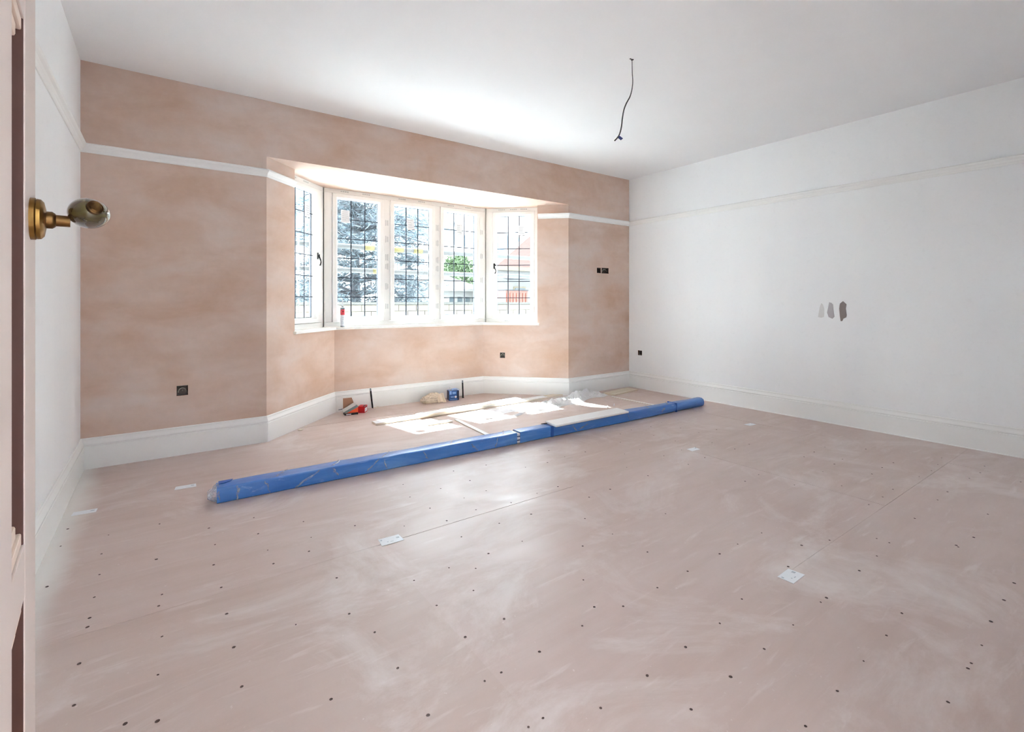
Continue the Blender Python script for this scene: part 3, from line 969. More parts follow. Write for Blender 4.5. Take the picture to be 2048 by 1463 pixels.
# ------------------------------------------------------------------ labels left on the plywood
STK = [((.832,2.240),(.932,2.234),(.932,2.167),(.824,2.169),'bright white sticker on the floor in front of the blue bundle'),
       ((2.051,.978),(2.150,.980),(2.158,.918),(2.052,.916),'square white sticker lying nearest the camera on the right floor'),
       ((3.262,2.232),(3.352,2.222),(3.345,2.170),(3.250,2.176),'small torn white sticker mid floor, right of centre'),
       ((4.345,2.372),(4.445,2.360),(4.438,2.305),(4.338,2.312),'small white sticker on the floor nearest the right skirting'),
       ((.068,3.602),(.172,3.594),(.170,3.536),(.060,3.544),'faded white sticker on the floor left of the blue bundle end'),
       ((-.385,3.486),(-.285,3.478),(-.288,3.425),(-.390,3.432),'faded white sticker on the floor against the left skirting')]
for i, (a, b, c, d, lb) in enumerate(STK):
    o = empty('floor_sticker', (*a, .0002))
    tag(o, lb, 'sticker', 'stickers left on the plywood')
    O = Vector((*a, 0))
    P = [Vector((*p, 0)) - O for p in (a, b, c, d)]
    mb = MB()
    mb.add([p + Vector((0, 0, .0009)) for p in P] + [p for p in P], [(3, 2, 1, 0), (4, 5, 6, 7), (0, 1, 5, 4), (1, 2, 6, 5), (2, 3, 7, 6), (3, 0, 4, 7)])
    mb.build('paper', 'label_white', o)
    for (s0, s1, t0, t1) in ((.06, .14, .18, .34), (.78, .92, .30, .52), (.30, .36, .62, .70), (.44, .58, .70, .76)) if i < 2 else ((.74, .9, .3, .5),):
        q = [(P[0] * (1 - s) + P[1] * s) * (1 - t) + (P[3] * (1 - s) + P[2] * s) * t for s, t in ((s0, t0), (s1, t0), (s1, t1), (s0, t1))]
        MB().add([p + Vector((0, 0, .0011)) for p in q], [(3, 2, 1, 0)]).build('printed_mark', 'label_ink', o, recalc=False)

# ------------------------------------------------------------------ long blue wrapped bundle
bang = math.atan2(-.135, 4.50)
bun = tag(empty('wrapped_bundle', (.249, 3.160, 0), bang), 'long blue film wrapped bundle lying across the floor before the bay', 'bundle')
def rounded_rect(w, h, r, k=5):
    pts = []
    for cx_, cy_, a0 in ((w - r, r, -PI / 2), (w - r, h - r, 0), (r, h - r, PI / 2), (r, r, PI)):
        for i in range(k + 1):
            a = a0 + PI / 2 * i / k
            pts.append((cx_ + r * math.cos(a), cy_ + r * math.sin(a)))
    return pts
def bundle_seg(x0, x1, n, w, h, rf):
    """lofted rounded box along local x; rf(t) = corner radius"""
    vs_, fs = [], []
    k = None
    for i in range(n + 1):
        t = i / n
        x = x0 + (x1 - x0) * t
        r = rf(x)
        pr_ = rounded_rect(w, h, r)
        k = len(pr_)
        for y, z in pr_:
            q = mnoise.noise(Vector((x * 5, y * 14, z * 14))) * .0028
            zz = z if z < .004 else z + q
            vs_.append((x, y + (q if z > .004 else 0), max(0, zz)))
    for i in range(n):
        for j in range(k):
            j2 = (j + 1) % k
            fs.append((i * k + j, (i + 1) * k + j, (i + 1) * k + j2, i * k + j2))
    fs.append(tuple(range(k)))
    fs.append(tuple(n * k + j for j in range(k - 1, -1, -1)))
    return MB().add(vs_, fs)
GAP = 2.055
s1 = bundle_seg(0, GAP - .016, 70, .112, .088, lambda x: .010)
smooth_by_angle(s1.build('wrapped_length', 'blue', bun), 50)
def rfar(x):
    return .012 + .030 * max(0, min(1, (x - 3.3) / 1.0))
s2 = bundle_seg(GAP + .016, 4.49, 80, .112, .090, rfar)
smooth_by_angle(s2.build('wrapped_length', 'blue', bun), 50)
core = bundle_seg(GAP - .03, GAP + .03, 4, .100, .078, lambda x: .010)
core.v = [(x, y + .006, z + .002) for x, y, z in core.v]
core.build('bundle_core', 'white_board', bun)
for q in range(2):
    z0 = .026 + q * .028
    MB().box(GAP - .012, GAP + .012, -.0008, .0056, z0, z0 + .006).build('gap_strip', 'tape_blue', bun)
# clear over-wrap: crinkled flaps and ridges, and the gathered end
def crinkle(pts, w, name='film_crease'):
    mb = MB()
    P = [Vector(p) for p in pts]
    vs_, fs = [], []
    for i, p in enumerate(P):
        d = (P[min(i + 1, len(P) - 1)] - P[max(i - 1, 0)]).normalized()
        s = d.cross(Vector((0, -1, .15))).normalized()
        ww = .62 * w * (.4 + .6 * math.sin(PI * (i + .5) / len(P))) * random.uniform(.5, 1.3)
        for k, off in ((-1, .0008), (0, .0045), (1, .0008)):
            vs_.append(p + s * ww * k + Vector((0, -off, 0)))
    for i in range(len(P) - 1):
        for k in range(2):
            fs.append((i * 3 + k, i * 3 + k + 1, (i + 1) * 3 + k + 1, (i + 1) * 3 + k))
    return mb.add(vs_, fs).build(name, 'film', bun, smooth=True)
def front_line(a, b, n=8, jit=.006):
    out = []
    for i in range(n):
        t = i / (n - 1)
        out.append((a[0] + (b[0] - a[0]) * t + random.uniform(-jit, jit), -.0025, a[1] + (b[1] - a[1]) * t))
    return out
for a, b, w in (((.10, .004), (.10, .086), .012), ((.27, .01), (.24, .080), .009), ((.40, .006), (.55, .086), .011), ((.62, .084), (.66, .03), .012), ((.84, .02), (.92, .084), .010), ((.95, .080), (.98, .01), .010), ((1.24, .082), (1.27, .02), .008), ((1.62, .07), (1.68, .01), .012), ((1.86, .084), (1.83, .012), .009), ((2.62, .06), (2.66, .015), .013), ((2.68, .02), (2.80, .055), .010), ((3.30, .084), (3.33, .01), .006), ((3.78, .03), (3.84, .07), .014)):
    crinkle(front_line(a, b), w)
for a, w in ((.30, .010), (.62, .012), (.95, .008), (1.45, .012), (1.9, .010), (3.6, .012), (3.9, .010)):
    top = [(a + i * .012 + random.uniform(-.006, .006), .006 + i * .016, .0900 + .0022) for i in range(7)]
    P = []
    mb = MB()
    vs_, fs = [], []
    for i, p in enumerate(top):
        ww = w * random.uniform(.5, 1.1)
        vs_ += [(p[0] - ww, p[1], p[2] - .0012), (p[0], p[1], p[2] + .003), (p[0] + ww, p[1], p[2] - .0012)]
    for i in range(len(top) - 1):
        for k in range(2):
            fs.append((i * 3 + k, i * 3 + k + 1, (i + 1) * 3 + k + 1, (i + 1) * 3 + k))
    mb.add(vs_, fs).build('film_crease', 'film', bun, smooth=True)
# gathered film at the near-left end
vs_, fs = [], []
nr_, ns_ = 7, 28
for j in range(nr_):
    t = j / (nr_ - 1)
    for k in range(ns_):
        a = 2 * PI * k / ns_
        sc_ = (1 - .62 * t ** 1.3)
        wob = 1 + .16 * mnoise.noise(Vector((math.cos(a) * 2.2, math.sin(a) * 2.2, t * 3)))
        y = .056 + .060 * math.copysign(abs(math.cos(a)) ** .6, math.cos(a)) * sc_ * wob
        z = .045 + .047 * math.copysign(abs(math.sin(a)) ** .6, math.sin(a)) * sc_ * wob - .006 * t
        vs_.append((.012 - .055 * t + .01 * mnoise.noise(Vector((a, t * 4, 3))), y, max(.0015, z)))
for j in range(nr_ - 1):
    for k in range(ns_):
        k2 = (k + 1) % ns_
        fs.append((j * ns_ + k, j * ns_ + k2, (j + 1) * ns_ + k2, (j + 1) * ns_ + k))
fs.append(tuple((nr_ - 1) * ns_ + k for k in range(ns_)))
MB().add(vs_, fs).build('gathered_film_end', 'film', bun, smooth=True)
# deep blue end tab at the far end, blue tape band
MB().box(4.492, 4.500, .012, .100, .010, .078).build('end_tab', 'blue_deep', bun, bevel=.003)
MB().box(2.38, 2.412, -.0022, .1145, .002, .0925).build('tape_band', 'blue_deep', bun, bevel=.002)
MB().box(4.02, 4.032, -.0024, .1145, .002, .0935).build('tape_band', 'blue_deep', bun, bevel=.002)
def wrap_patch():
    vs_ = []
    pts = [(.0, .0912), (.035, .0916), (.07, .0914), (.085, .0914), (.07, .0914), (.035, .0915)]
    poly = [(.012, .112), (.085, .112), (.075, .085), (.045, .066), (.012, .060)]
    return MB().prism(poly, .0892, .0916).build('end_flap', 'blue_deep', bun)
wrap_patch()

# white faced board lying on the bundle
wb = tag(empty('white_board', (0, 0, 0)), 'white board offcut lying on top of the blue bundle', 'board')
zt = .0945
P4 = [(2.637, 3.032), (3.530, 3.030), (3.552, 3.196), (2.659, 3.198)]
MB().prism(P4, zt + .003, zt + .0155).build('face', 'white_board', wb, bevel=.0012)
MB().prism([(x * .9995 + .0015, y) for x, y in P4], zt, zt + .003).build('core_edge', 'board_edge', wb)
MB().tube([(2.60, 3.185, .097), (2.628, 3.178, .0965), (2.652, 3.168, .097)], [.002, .004, .003], 6).build('loose_splinter', 'black', wb)

# ------------------------------------------------------------------ boards in the sun by the bay
def plank(name, p0, p1, w, z0, t, mat_top, mat_edge, label, cat='board', group=None):
    a, b = Vector((*p0, 0)), Vector((*p1, 0))
    L = (b - a).length
    o = tag(empty(name, (*p0, z0), math.atan2(b.y - a.y, b.x - a.x)), label, cat, group)
    MB().box(0, L, 0, w, t - .002, t).build('face', mat_top, o)
    MB().box(0, L, 0, w, 0, t - .002).build('core', mat_edge, o)
    return o
plank('skirting_board', (1.585, 4.318), (3.66, 4.345), .105, 0, .019, 'white_board', 'pine', 'long white board flat on the floor under another, its end nearest the red box', group='loose boards in the bay')
plank('skirting_board', (2.015, 4.292), (3.285, 4.375), .100, .0195, .019, 'white_board', 'pine', 'white board lying along the top of a longer board in the bay', group='loose boards in the bay')
plank('skirting_board', (3.69, 4.385), (4.22, 4.372), .080, 0, .016, 'pine', 'pine', 'pale board end reaching under the crumpled sheet in the bay', group='loose boards in the bay')
plank('timber_offcut', (4.415, 4.005), (4.925, 4.075), .17, 0, .014, 'pine', 'board_edge', 'pale timber offcut on the floor by the right back corner', group='loose boards in the bay')
plank('trim_strip', (1.965, 4.028), (2.215, 4.020), .085, 0, .010, 'white_board', 'board_edge', 'short grey white strip in the sun patch', 'strip')
plank('trim_strip', (2.262, 4.070), (2.205, 3.300), .040, 0, .007, 'white_board', 'board_edge', 'thin strip running from the sun patch under the blue bundle', 'strip')
plank('trim_strip', (4.330, 3.985), (4.345, 3.30), .022, 0, .006, 'white_board', 'board_edge', 'thin pale strip running from the crumpled sheet to the blue bundle', 'strip')

# ------------------------------------------------------------------ crumpled plastic sheet
def dust_sheet():
    o = tag(empty('dust_sheet', (3.4, 4.05, 0)), 'crumpled white plastic sheet on the floor in the sun', 'plastic sheet')
    nx, ny = 150, 34
    vs_, fs = [], []
    for i in range(nx + 1):
        s = i / nx
        x = 2.45 + (4.37 - 2.45) * s
        lo = 3.93 + .06 * math.sin(s * 9) + .03 * math.sin(s * 23 + 1) + (.04 if s < .25 else 0) + .05 * s
        hi = 4.22 + .10 * s + .05 * math.sin(s * 7 + 1)
        if s < .18:
            hi = lo + (hi - lo) * (.35 + 3.6 * s)
        if s > .93:
            m_ = (s - .93) / .07
            lo, hi = lo + .10 * m_, hi - .10 * m_
        for j in range(ny + 1):
            t = j / ny
            y = lo + (hi - lo) * t
            p = Vector((x * 7, y * 9, 0))
            h = abs(mnoise.noise(p)) * .055 + abs(mnoise.noise(p * 2.3 + Vector((5, 1, 2)))) * .035 + abs(mnoise.noise(p * 5.1)) * .014
            env = min(1, 6 * t * (1 - t)) * (.22 + .78 * min(1, max(0, (s - .25) / .3)))
            peak = .055 * math.exp(-((x - 3.98) / .07) ** 2 - ((y - 4.16) / .07) ** 2) + .06 * math.exp(-((x - 4.13) / .05) ** 2 - ((y - 4.20) / .06) ** 2)
            vs_.append((x - 3.4 + .02 * mnoise.noise(p + Vector((9, 9, 9))), y - 4.05, .0215 * (1 if .0 < t < 1 and 4.29 < y else 0) + .002 + h * env + peak * env))
    for i in range(nx):
        for j in range(ny):
            a = i * (ny + 1) + j
            fs.append((a, a + ny + 1, a + ny + 2, a + 1))
    MB().add(vs_, fs).build('crumpled_film', 'dust_sheet', o, recalc=False)
    # thin shreds trailing at the near edge
    for (x0, y0, x1, y1, w) in ((2.42, 3.86, 2.72, 3.90, .05), (2.75, 3.86, 3.05, 3.93, .05), (3.82, 3.58, 3.88, 3.62, .02), (3.96, 3.60, 4.02, 3.66, .02)):
        n = 7
        vs2, fs2 = [], []
        for i in range(n):
            t = i / (n - 1)
            xx, yy = x0 + (x1 - x0) * t - 3.4, y0 + (y1 - y0) * t - 4.05
            ww = w * math.sin(PI * (t * .8 + .1)) * random.uniform(.6, 1.1)
            vs2 += [(xx, yy - ww / 2, .001), (xx + .004, yy, .006 + .018 * random.random()), (xx, yy + ww / 2, .001)]
        for i in range(n - 1):
            for k in range(2):
                fs2.append((i * 3 + k, i * 3 + k + 1, (i + 1) * 3 + k + 1, (i + 1) * 3 + k))
        MB().add(vs2, fs2).build('film_shred', 'dust_sheet', o)
dust_sheet()

# ------------------------------------------------------------------ small things by the bay skirting
VA = math.radians(-20)      # roughly square to the view
cb = tag(empty('open_carton', (1.470, 4.868, 0), math.radians(-6)), 'open brown and orange carton on the floor beside the red box', 'carton')
cb_w, cb_d = .128, .085
MB().box(0, cb_w, 0, cb_d, 0, .022).build('carton_base', 'inkblack', cb, bevel=.001)
MB().box(.012, .060, -.0012, .0, .006, .014).build('white_lettering', 'white_print', cb)
mb = MB()
mb.add([(0, 0, .022), (cb_w, 0, .022), (cb_w, 0, .078), (.0, 0, .026), (0, cb_d, .022), (cb_w, cb_d, .022), (cb_w, cb_d, .078), (0, cb_d, .026)], [(0, 1, 2, 3), (7, 6, 5, 4), (0, 4, 5, 1), (1, 5, 6, 2), (2, 6, 7, 3), (3, 7, 4, 0)])
mb.build('orange_side', 'orange', cb)
mb = MB()
mb.add([(-.012, -.003, .030), (.012, -.003, .022), (cb_w + .004, -.003, .076), (cb_w - .012, -.003, .094), (-.012, .055, .034), (.012, .055, .026), (cb_w + .004, .055, .080), (cb_w - .012, .055, .098)], [(0, 1, 2, 3), (7, 6, 5, 4), (0, 4, 5, 1), (1, 5, 6, 2), (2, 6, 7, 3), (3, 7, 4, 0)])
mb.build('tilted_lid', 'greycard', cb)
MB().add([(-.014, -.001, .033), (cb_w - .014, -.001, .097), (cb_w - .030, .012, .112), (-.020, .012, .050), (-.014, .056, .036), (cb_w - .014, .056, .100), (cb_w - .030, .05, .114), (-.020, .05, .052)], [(0, 1, 2, 3), (7, 6, 5, 4), (0, 4, 5, 1), (1, 5, 6, 2), (2, 6, 7, 3), (3, 7, 4, 0)]).build('silver_face', 'silver', cb)
MB().add([(-.004, .066, .060), (.116, .066, .060), (.082, .082, .158), (-.002, .082, .158), (-.004, .069, .060), (.116, .069, .060), (.082, .085, .158), (-.002, .085, .158)], [(0, 1, 2, 3), (7, 6, 5, 4), (0, 4, 5, 1), (1, 5, 6, 2), (2, 6, 7, 3), (3, 7, 4, 0)]).build('open_flap', 'card', cb)
MB().box(-.002, cb_w - .004, .070, .084, .022, .060).build('back_side', 'card', cb)
MB().tube([(-.05, .06, .052), (.0, .062, .056)], .0045, 8).build('nozzle', 'tube_grey', cb)

rb = tag(empty('red_carton', (1.612, 4.915, 0), math.radians(-38)), 'small red carton with a white label beside the open carton', 'carton')
MB().box(0, .070, 0, .088, 0, .066).build('carton_body', 'red', rb, bevel=.001)
MB().box(.070, .0712, .012, .078, .010, .046).build('white_label', 'white_print', rb)
MB().box(.070, .0714, .010, .080, .050, .057).build('dark_stripe', 'inkblack', rb)
MB().box(.046, .066, .012, .070, .066, .0668).build('dark_stripe', 'inkblack', rb)
mbp = MB()
for q in range(3):
    mbp.box(.0712, .0715, .024, .024 + random.uniform(.025, .045), .018 + q * .008, .0205 + q * .008)
mbp.build('printed_lines', 'label_ink', rb)

def pipe_tail(x, y, lean, h, r, label, flange):
    o = tag(empty('pipe_tail', (x, y, 0)), label, 'pipe', 'black pipe tails')
    MB().tube([(0, 0, 0), (lean * .5, 0, h * .5), (lean, 0, h)], r, 12).build('pipe', 'black', o, smooth=True)
    MB().tube([(lean * 1.0, 0, h - .004), (lean * 1.12, 0, h + .028)], r * .92, 12).build('taped_end', 'tube_grey', o, smooth=True)
    if flange:
        MB().lathe([(r * 1.8, 0), (r * 1.6, .004), (r, .008)], 16).build('collar', 'black', o, smooth=True)
    return o
pipe_tail(1.812, 5.035, -.022, .186, .0085, 'black pipe tail rising by the skirting beside the red carton', False)
pipe_tail(2.872, 4.965, -.006, .178, .0085, 'black pipe tail rising by the skirting beside the blue tin', True)
# shavings at the foot of the left pipe
sh = tag(empty('wood_shaving', (1.835, 4.985, 0)), 'pale wood shavings at the foot of the left pipe tail', 'shavings')
sh['kind'] = 'stuff'
mb = MB()
for q in range(26):
    a, l = random.uniform(0, 6.3), random.uniform(.012, .035)
    x, y, z = random.gauss(0, .02), random.gauss(0, .014), random.uniform(.001, .022)
    dx, dy = math.cos(a) * l, math.sin(a) * l
    mb.add([(x, y, z), (x + dx, y + dy, z + .004), (x + dx + .003, y + dy + .003, z + .007), (x + .003, y + .003, z + .003)], [(0, 1, 2, 3)])
mb.build('curled_shavings', 'pine', sh, recalc=False)

# rag
def rag():
    o = tag(empty('cloth_rag', (2.44, 4.935, 0)), 'crumpled cream cloth rag on the floor by the blue tin', 'rag')
    bm = bmesh.new()
    bmesh.ops.create_icosphere(bm, subdivisions=5, radius=1)
    for v in bm.verts:
        p = v.co.copy()
        sx = .138 * (1 + .12 * p.z)
        f1 = abs(mnoise.noise(p * 1.7 + Vector((3, 0, 1)))) * .45
        f2 = (.5 - abs(mnoise.noise(Vector((p.x * 2.2 + p.z * 2, p.y * 3, p.z * 4.5))))) * .26
        f3 = mnoise.noise(p * 7) * .05
        k = .84 + f2 + f3 - f1 * .35
        q = Vector((p.x * sx * k, p.y * .072 * k, 0))
        top = .118 * (1 - .35 * max(0, -p.x)) 
        q.z = max(0.001, (p.z * .62 + .38) * top * k)
        v.co = q
    me = bpy.data.meshes.new('folded_cloth')
    bm.to_mesh(me)
    bm.free()
    me.materials.append(M['cloth'])
    me.polygons.foreach_set('use_smooth', [True] * len(me.polygons))
    c = bpy.data.objects.new('folded_cloth', me)
    COL.objects.link(c)
    c.parent = o
    # loose corner folded over the front
    vs2, fs2 = [], []
    for i in range(13):
        t = i / 12
        for j in range(7):
            s = j / 6
            x = .035 + .10 * t
            z = .105 * (1 - s) * (1 - .15 * t) + .006 + .008 * math.sin(t * 9 + s * 4)
            y = -.042 - .034 * s + .010 * math.sin(t * 12)
            vs2.append((x + .02 * s, y, max(.002, z)))
    for i in range(12):
        for j in range(6):
            a = i * 7 + j
            fs2.append((a, a + 7, a + 8, a + 1))
    MB().add(vs2, fs2).build('loose_corner', 'cloth', o, smooth=True)
    return o
rag()

# blue tin with an open lid
tin = tag(empty('blue_tin', (2.655, 4.905, 0), math.radians(-12)), 'small blue box tin with its lid flap open, by the skirting', 'tin')
MB().box(0, .118, 0, .085, 0, .112).build('tin_body', 'tin_blue', tin, bevel=.003)
MB().box(-.0008, .0, .003, .082, .003, .109).build('dark_side', 'tin_dark', tin)
MB().box(.094, .117, -.0008, .0, .003, .109).build('dark_edge', 'tin_dark', tin)
for q in ((.006, .030, .070, .108), (.040, .082, .074, .098), (.020, .060, .034, .048), (.012, .104, .010, .015)):
    MB().box(q[0], q[1], -.0012, 0, q[2], q[3]).build('pale_print', 'tin_pale', tin)
MB().lathe([(.013, 0), (.013, .0016)], 20, Matrix.Translation((.078, 0, .040)) @ Matrix.Rotation(PI / 2, 4, 'X')).build('round_badge', 'white_print', tin)
vs2, fs2 = [], []
for i in range(9):
    t = i / 8
    x = .035 + .100 * t
    z = .113 + .022 * math.sin(PI * (.15 + .75 * t)) - .006
    for y in (-.004, .050):
        vs2.append((x, y + .004, z))
        vs2.append((x, y + .004, z + .0018))
for i in range(8):
    a = i * 4
    fs2 += [(a, a + 4, a + 6, a + 2), (a + 1, a + 3, a + 7, a + 5), (a, a + 1, a + 5, a + 4), (a + 2, a + 6, a + 7, a + 3)]
MB().add(vs2, fs2).build('lid_flap', 'tin_pale', tin)
MB().add([(.004, .004, .112), (.034, .004, .112), (.030, .010, .140), (.010, .012, .150), (.004, .006, .112), (.034, .006, .112), (.030, .012, .140), (.010, .014, .150)], [(0, 1, 2, 3), (7, 6, 5, 4), (0, 4, 5, 1), (1, 5, 6, 2), (2, 6, 7, 3), (3, 7, 4, 0)]).build('torn_wrapper', 'film', tin)

# sealant cartridge on the sill
ct = tag(empty('sealant_cartridge', (1.520, 5.112, SILL_TOP)), 'sealant cartridge with a red band standing on the window sill', 'cartridge')
smooth_by_angle(MB().lathe([(.0215, .0), (.0222, .012)], 24).build('plunger_rim', 'tube_grey', ct), 40)
smooth_by_angle(MB().lathe([(.0220, .012), (.0220, .125)], 24).build('body', 'tube_white', ct), 40)
smooth_by_angle(MB().lathe([(.0222, .125), (.0222, .182)], 24).build('red_band', 'tube_red', ct), 40)
smooth_by_angle(MB().lathe([(.0222, .182), (.0222, .196), (.020, .200), (.009, .203), (.0075, .214)], 24).build('shoulder', 'tube_grey', ct), 40)
smooth_by_angle(MB().lathe([(.0075, .212), (.0065, .236), (.0030, .292)], 16).build('nozzle', 'tube_white', ct), 40)
MB().lathe([(.006, 0), (.006, .0008)], 12, Matrix.Translation((-.002, -.0222, .160)) @ Matrix.Rotation(PI / 2, 4, 'X')).build('dark_emblem', 'inkblack', ct)
lm = MB()
for q in range(4):
    lm.box(-.014, random.uniform(.002, .012), -.0226, -.0218 + .003, .040 + q * .018, .046 + q * .018)
lm.build('printed_lines', 'label_ink', ct)

# crumb of plaster by the left skirting
def crumb(x, y, s, label):
    bm = bmesh.new()
    bmesh.ops.create_icosphere(bm, subdivisions=2, radius=1)
    for v in bm.verts:
        k = 1 + .35 * mnoise.noise(v.co * 2 + Vector((x, y, 0)))
        v.co = Vector((v.co.x * s * 1.4 * k, v.co.y * s * k, max(0, (v.co.z * .5 + .35) * s * k)))
    me = bpy.data.meshes.new('plaster_crumb')
    bm.to_mesh(me)
    bm.free()
    me.materials.append(M['pine'])
    o = bpy.data.objects.new('plaster_crumb', me)
    COL.objects.link(o)
    o.location = (x, y, 0)
    tag(o, label, 'debris')
crumb(.985, 4.545, .016, 'pale crumb of plaster at the foot of the left bay skirting')

# ------------------------------------------------------------------ outdoors
GZ = -0.45
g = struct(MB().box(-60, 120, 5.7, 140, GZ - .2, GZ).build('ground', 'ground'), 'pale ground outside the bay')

struct(MB().box(-1.2, 1.24, 4.62, 6.4, 2.62, 2.74).build('sun_blocker', 'coping'), 'unseen flat slab added left of the bay to block sun')  # added slab out of view, keeps sun out of the left side window

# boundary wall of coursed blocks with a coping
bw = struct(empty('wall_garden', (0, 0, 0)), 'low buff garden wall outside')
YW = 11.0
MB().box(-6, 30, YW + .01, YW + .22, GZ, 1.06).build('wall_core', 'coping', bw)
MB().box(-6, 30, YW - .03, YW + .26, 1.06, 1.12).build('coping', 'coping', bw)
blk = MB().box(0, .438, 0, .02, 0, .140).build('block', 'brick', bw)
firstb = True
for r in range(4):
    z = 1.06 - (r + 1) * .150
    for k in range(34):
        x = 1.0 + k * .450 + (.225 if r % 2 else 0)
        o = blk if firstb else blk.copy()
        if not firstb:
            COL.objects.link(o)
        firstb = False
        o.parent = bw
        o.location = (x, YW - .01 + random.uniform(-.004, .004), z)

# scaffold guard rails
def scaf_rail(z, label, clamps):
    o = tag(empty('scaffold_rail', (0, 6.6, z)), label, 'scaffold rail', 'scaffold rails')
    MB().tube([(-1.5, 0, 0), (3, 0, 0), (7.5, 0, 0)], .034, 12).build('tube', 'scaffold', o, smooth=True)
    for x in clamps:
        MB().tube([(x - .07, 0, 0), (x + .07, 0, 0)], .041, 12).build('yellow_sleeve', 'scaf_yellow', o, smooth=True)
    return o
scaf_rail(1.876, 'upper scaffold guard rail outside the bay windows', (2.32, 2.75, 3.05))
scaf_rail(1.556, 'lower scaffold guard rail outside the bay windows', (1.2, 2.44))
def card_cloud(mb, centre, n, sx, sy, sz, size, flat=.5):
    cx_, cy_, cz_ = centre
    for _ in range(n):
        u, v, w = random.gauss(0, .5), random.gauss(0, .5), random.gauss(0, .5)
        p = Vector((cx_ + u * sx, cy_ + v * sy, cz_ + w * sz))
        d = Vector((random.uniform(-1, 1), random.uniform(-1, 1), random.uniform(-flat, flat))).normalized() * size * random.uniform(.5, 1.5)
        e = Vector((random.uniform(-1, 1), random.uniform(-1, 1), random.uniform(-flat, flat))).normalized() * size * random.uniform(.12, .34)
        mb.add([p - d, p + e * .6, p + d, p - e * .6], [(0, 1, 2, 3)])

def conifer(base, h, r, trunk_r, label, levels, droop, dens, size, seed, skip=0.0):
    random.seed(seed)
    o = tag(empty('conifer_tree', base), label, 'tree', 'trees beyond the garden wall')
    MB().tube([(0, 0, 0), (-.08, 0, h * .25), (.06, 0, h * .55), (0, 0, h)], [trunk_r, trunk_r * .8, trunk_r * .5, .03], 12).build('trunk', 'bark', o, smooth=True)
    br = MB()
    fo = MB()
    for i in range(levels):
        t = i / (levels - 1)
        z = h * (.10 + .88 * t)
        rr = r * (1 - .72 * t) * random.uniform(.75, 1.1)
        nb = 7
        a0 = random.uniform(0, 6)
        for b in range(nb):
            if random.random() < skip:
                continue
            a = a0 + 2 * PI * b / nb + random.uniform(-.3, .3)
            L = rr * random.uniform(.6, 1.1)
            tip = Vector((math.cos(a) * L, math.sin(a) * L, z - droop * L + random.uniform(-.2, .3)))
            st = Vector((0, 0, z))
            br.tube([st, st.lerp(tip, .5) + Vector((0, 0, .12 * L)), tip], [.055, .035, .012], 5)
            for q in range(int(dens * L) + 2):
                f = .2 + .8 * random.random() ** .7
                c = st.lerp(tip, f) + Vector((0, 0, .10 * L * math.sin(PI * f)))
                card_cloud(fo, c, 5, .55, .55, .22, size, .55)
    br.build('branches', 'bark', o, smooth=True)
    f = fo.build('foliage', 'needle', o, recalc=False)
    f['kind'] = 'stuff'
    return o
conifer((4.6, 14.0, GZ), 10.5, 2.75, .15, 'big grey green conifer seen through the left lights of the bay', 26, .06, 30, .12, 3, .08)
conifer((8.15, 18.5, GZ), 4.1, 1.25, .22, 'smaller drooping conifer seen through the middle light', 14, .45, 34, .10, 5, .05)

def bush(base, rx, ry, rz, n, label):
    o = tag(empty('leafy_tree', base), label, 'tree', 'trees beyond the garden wall')
    MB().tube([(0, 0, 0), (0, 0, rz * 1.2)], [.25, .12], 8).build('trunk', 'bark', o, smooth=True)
    fo = MB()
    for _ in range(n):
        a, b = random.uniform(0, 2 * PI), random.uniform(-.9, PI / 2)
        k = random.uniform(.55, 1.0)
        c = (math.cos(a) * math.cos(b) * rx * k, math.sin(a) * math.cos(b) * ry * k, rz * 1.15 + math.sin(b) * rz * k)
        card_cloud(fo, c, 5, .5, .5, .4, .30, .9)
    f = fo.build('foliage', 'leaf', o, recalc=False)
    f['kind'] = 'stuff'
random.seed(21)
bush((19.6, 34.5, GZ), 2.7, 1.6, 2.45, 1800, 'bright green round tree behind the grey roofed bungalow')

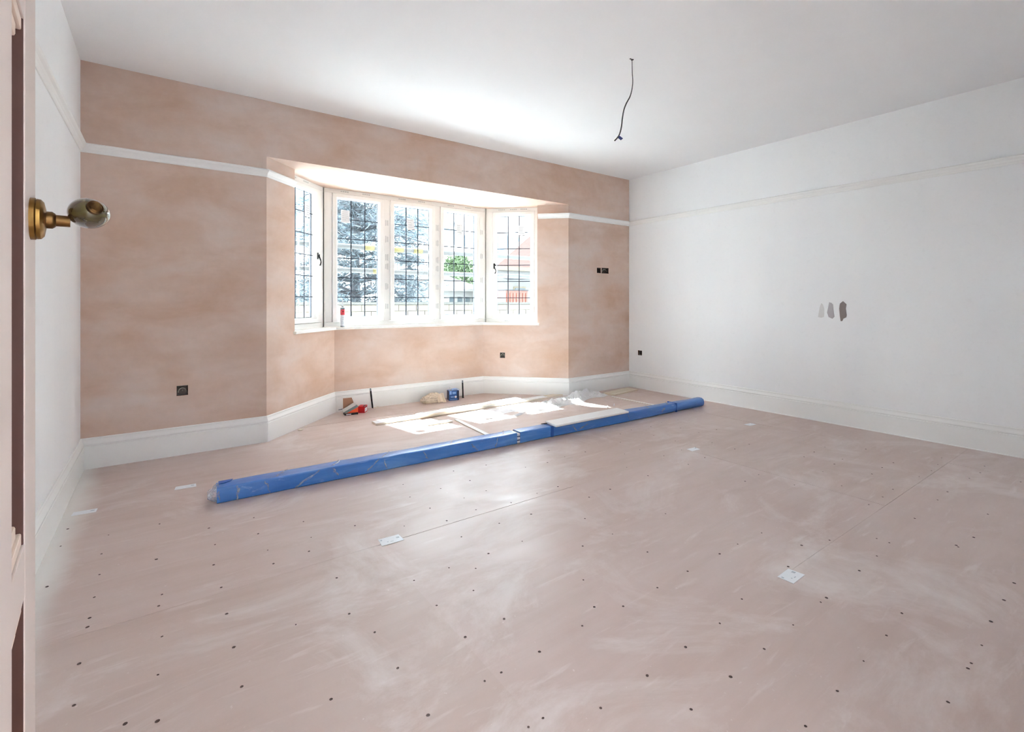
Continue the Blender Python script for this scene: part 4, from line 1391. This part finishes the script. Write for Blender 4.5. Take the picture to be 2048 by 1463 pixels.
# bungalow with grey hipped roof
bg = tag(empty('bungalow', (16.0, 26.0, GZ)), 'pale bungalow with a grey hipped roof seen through the right front light', 'building')
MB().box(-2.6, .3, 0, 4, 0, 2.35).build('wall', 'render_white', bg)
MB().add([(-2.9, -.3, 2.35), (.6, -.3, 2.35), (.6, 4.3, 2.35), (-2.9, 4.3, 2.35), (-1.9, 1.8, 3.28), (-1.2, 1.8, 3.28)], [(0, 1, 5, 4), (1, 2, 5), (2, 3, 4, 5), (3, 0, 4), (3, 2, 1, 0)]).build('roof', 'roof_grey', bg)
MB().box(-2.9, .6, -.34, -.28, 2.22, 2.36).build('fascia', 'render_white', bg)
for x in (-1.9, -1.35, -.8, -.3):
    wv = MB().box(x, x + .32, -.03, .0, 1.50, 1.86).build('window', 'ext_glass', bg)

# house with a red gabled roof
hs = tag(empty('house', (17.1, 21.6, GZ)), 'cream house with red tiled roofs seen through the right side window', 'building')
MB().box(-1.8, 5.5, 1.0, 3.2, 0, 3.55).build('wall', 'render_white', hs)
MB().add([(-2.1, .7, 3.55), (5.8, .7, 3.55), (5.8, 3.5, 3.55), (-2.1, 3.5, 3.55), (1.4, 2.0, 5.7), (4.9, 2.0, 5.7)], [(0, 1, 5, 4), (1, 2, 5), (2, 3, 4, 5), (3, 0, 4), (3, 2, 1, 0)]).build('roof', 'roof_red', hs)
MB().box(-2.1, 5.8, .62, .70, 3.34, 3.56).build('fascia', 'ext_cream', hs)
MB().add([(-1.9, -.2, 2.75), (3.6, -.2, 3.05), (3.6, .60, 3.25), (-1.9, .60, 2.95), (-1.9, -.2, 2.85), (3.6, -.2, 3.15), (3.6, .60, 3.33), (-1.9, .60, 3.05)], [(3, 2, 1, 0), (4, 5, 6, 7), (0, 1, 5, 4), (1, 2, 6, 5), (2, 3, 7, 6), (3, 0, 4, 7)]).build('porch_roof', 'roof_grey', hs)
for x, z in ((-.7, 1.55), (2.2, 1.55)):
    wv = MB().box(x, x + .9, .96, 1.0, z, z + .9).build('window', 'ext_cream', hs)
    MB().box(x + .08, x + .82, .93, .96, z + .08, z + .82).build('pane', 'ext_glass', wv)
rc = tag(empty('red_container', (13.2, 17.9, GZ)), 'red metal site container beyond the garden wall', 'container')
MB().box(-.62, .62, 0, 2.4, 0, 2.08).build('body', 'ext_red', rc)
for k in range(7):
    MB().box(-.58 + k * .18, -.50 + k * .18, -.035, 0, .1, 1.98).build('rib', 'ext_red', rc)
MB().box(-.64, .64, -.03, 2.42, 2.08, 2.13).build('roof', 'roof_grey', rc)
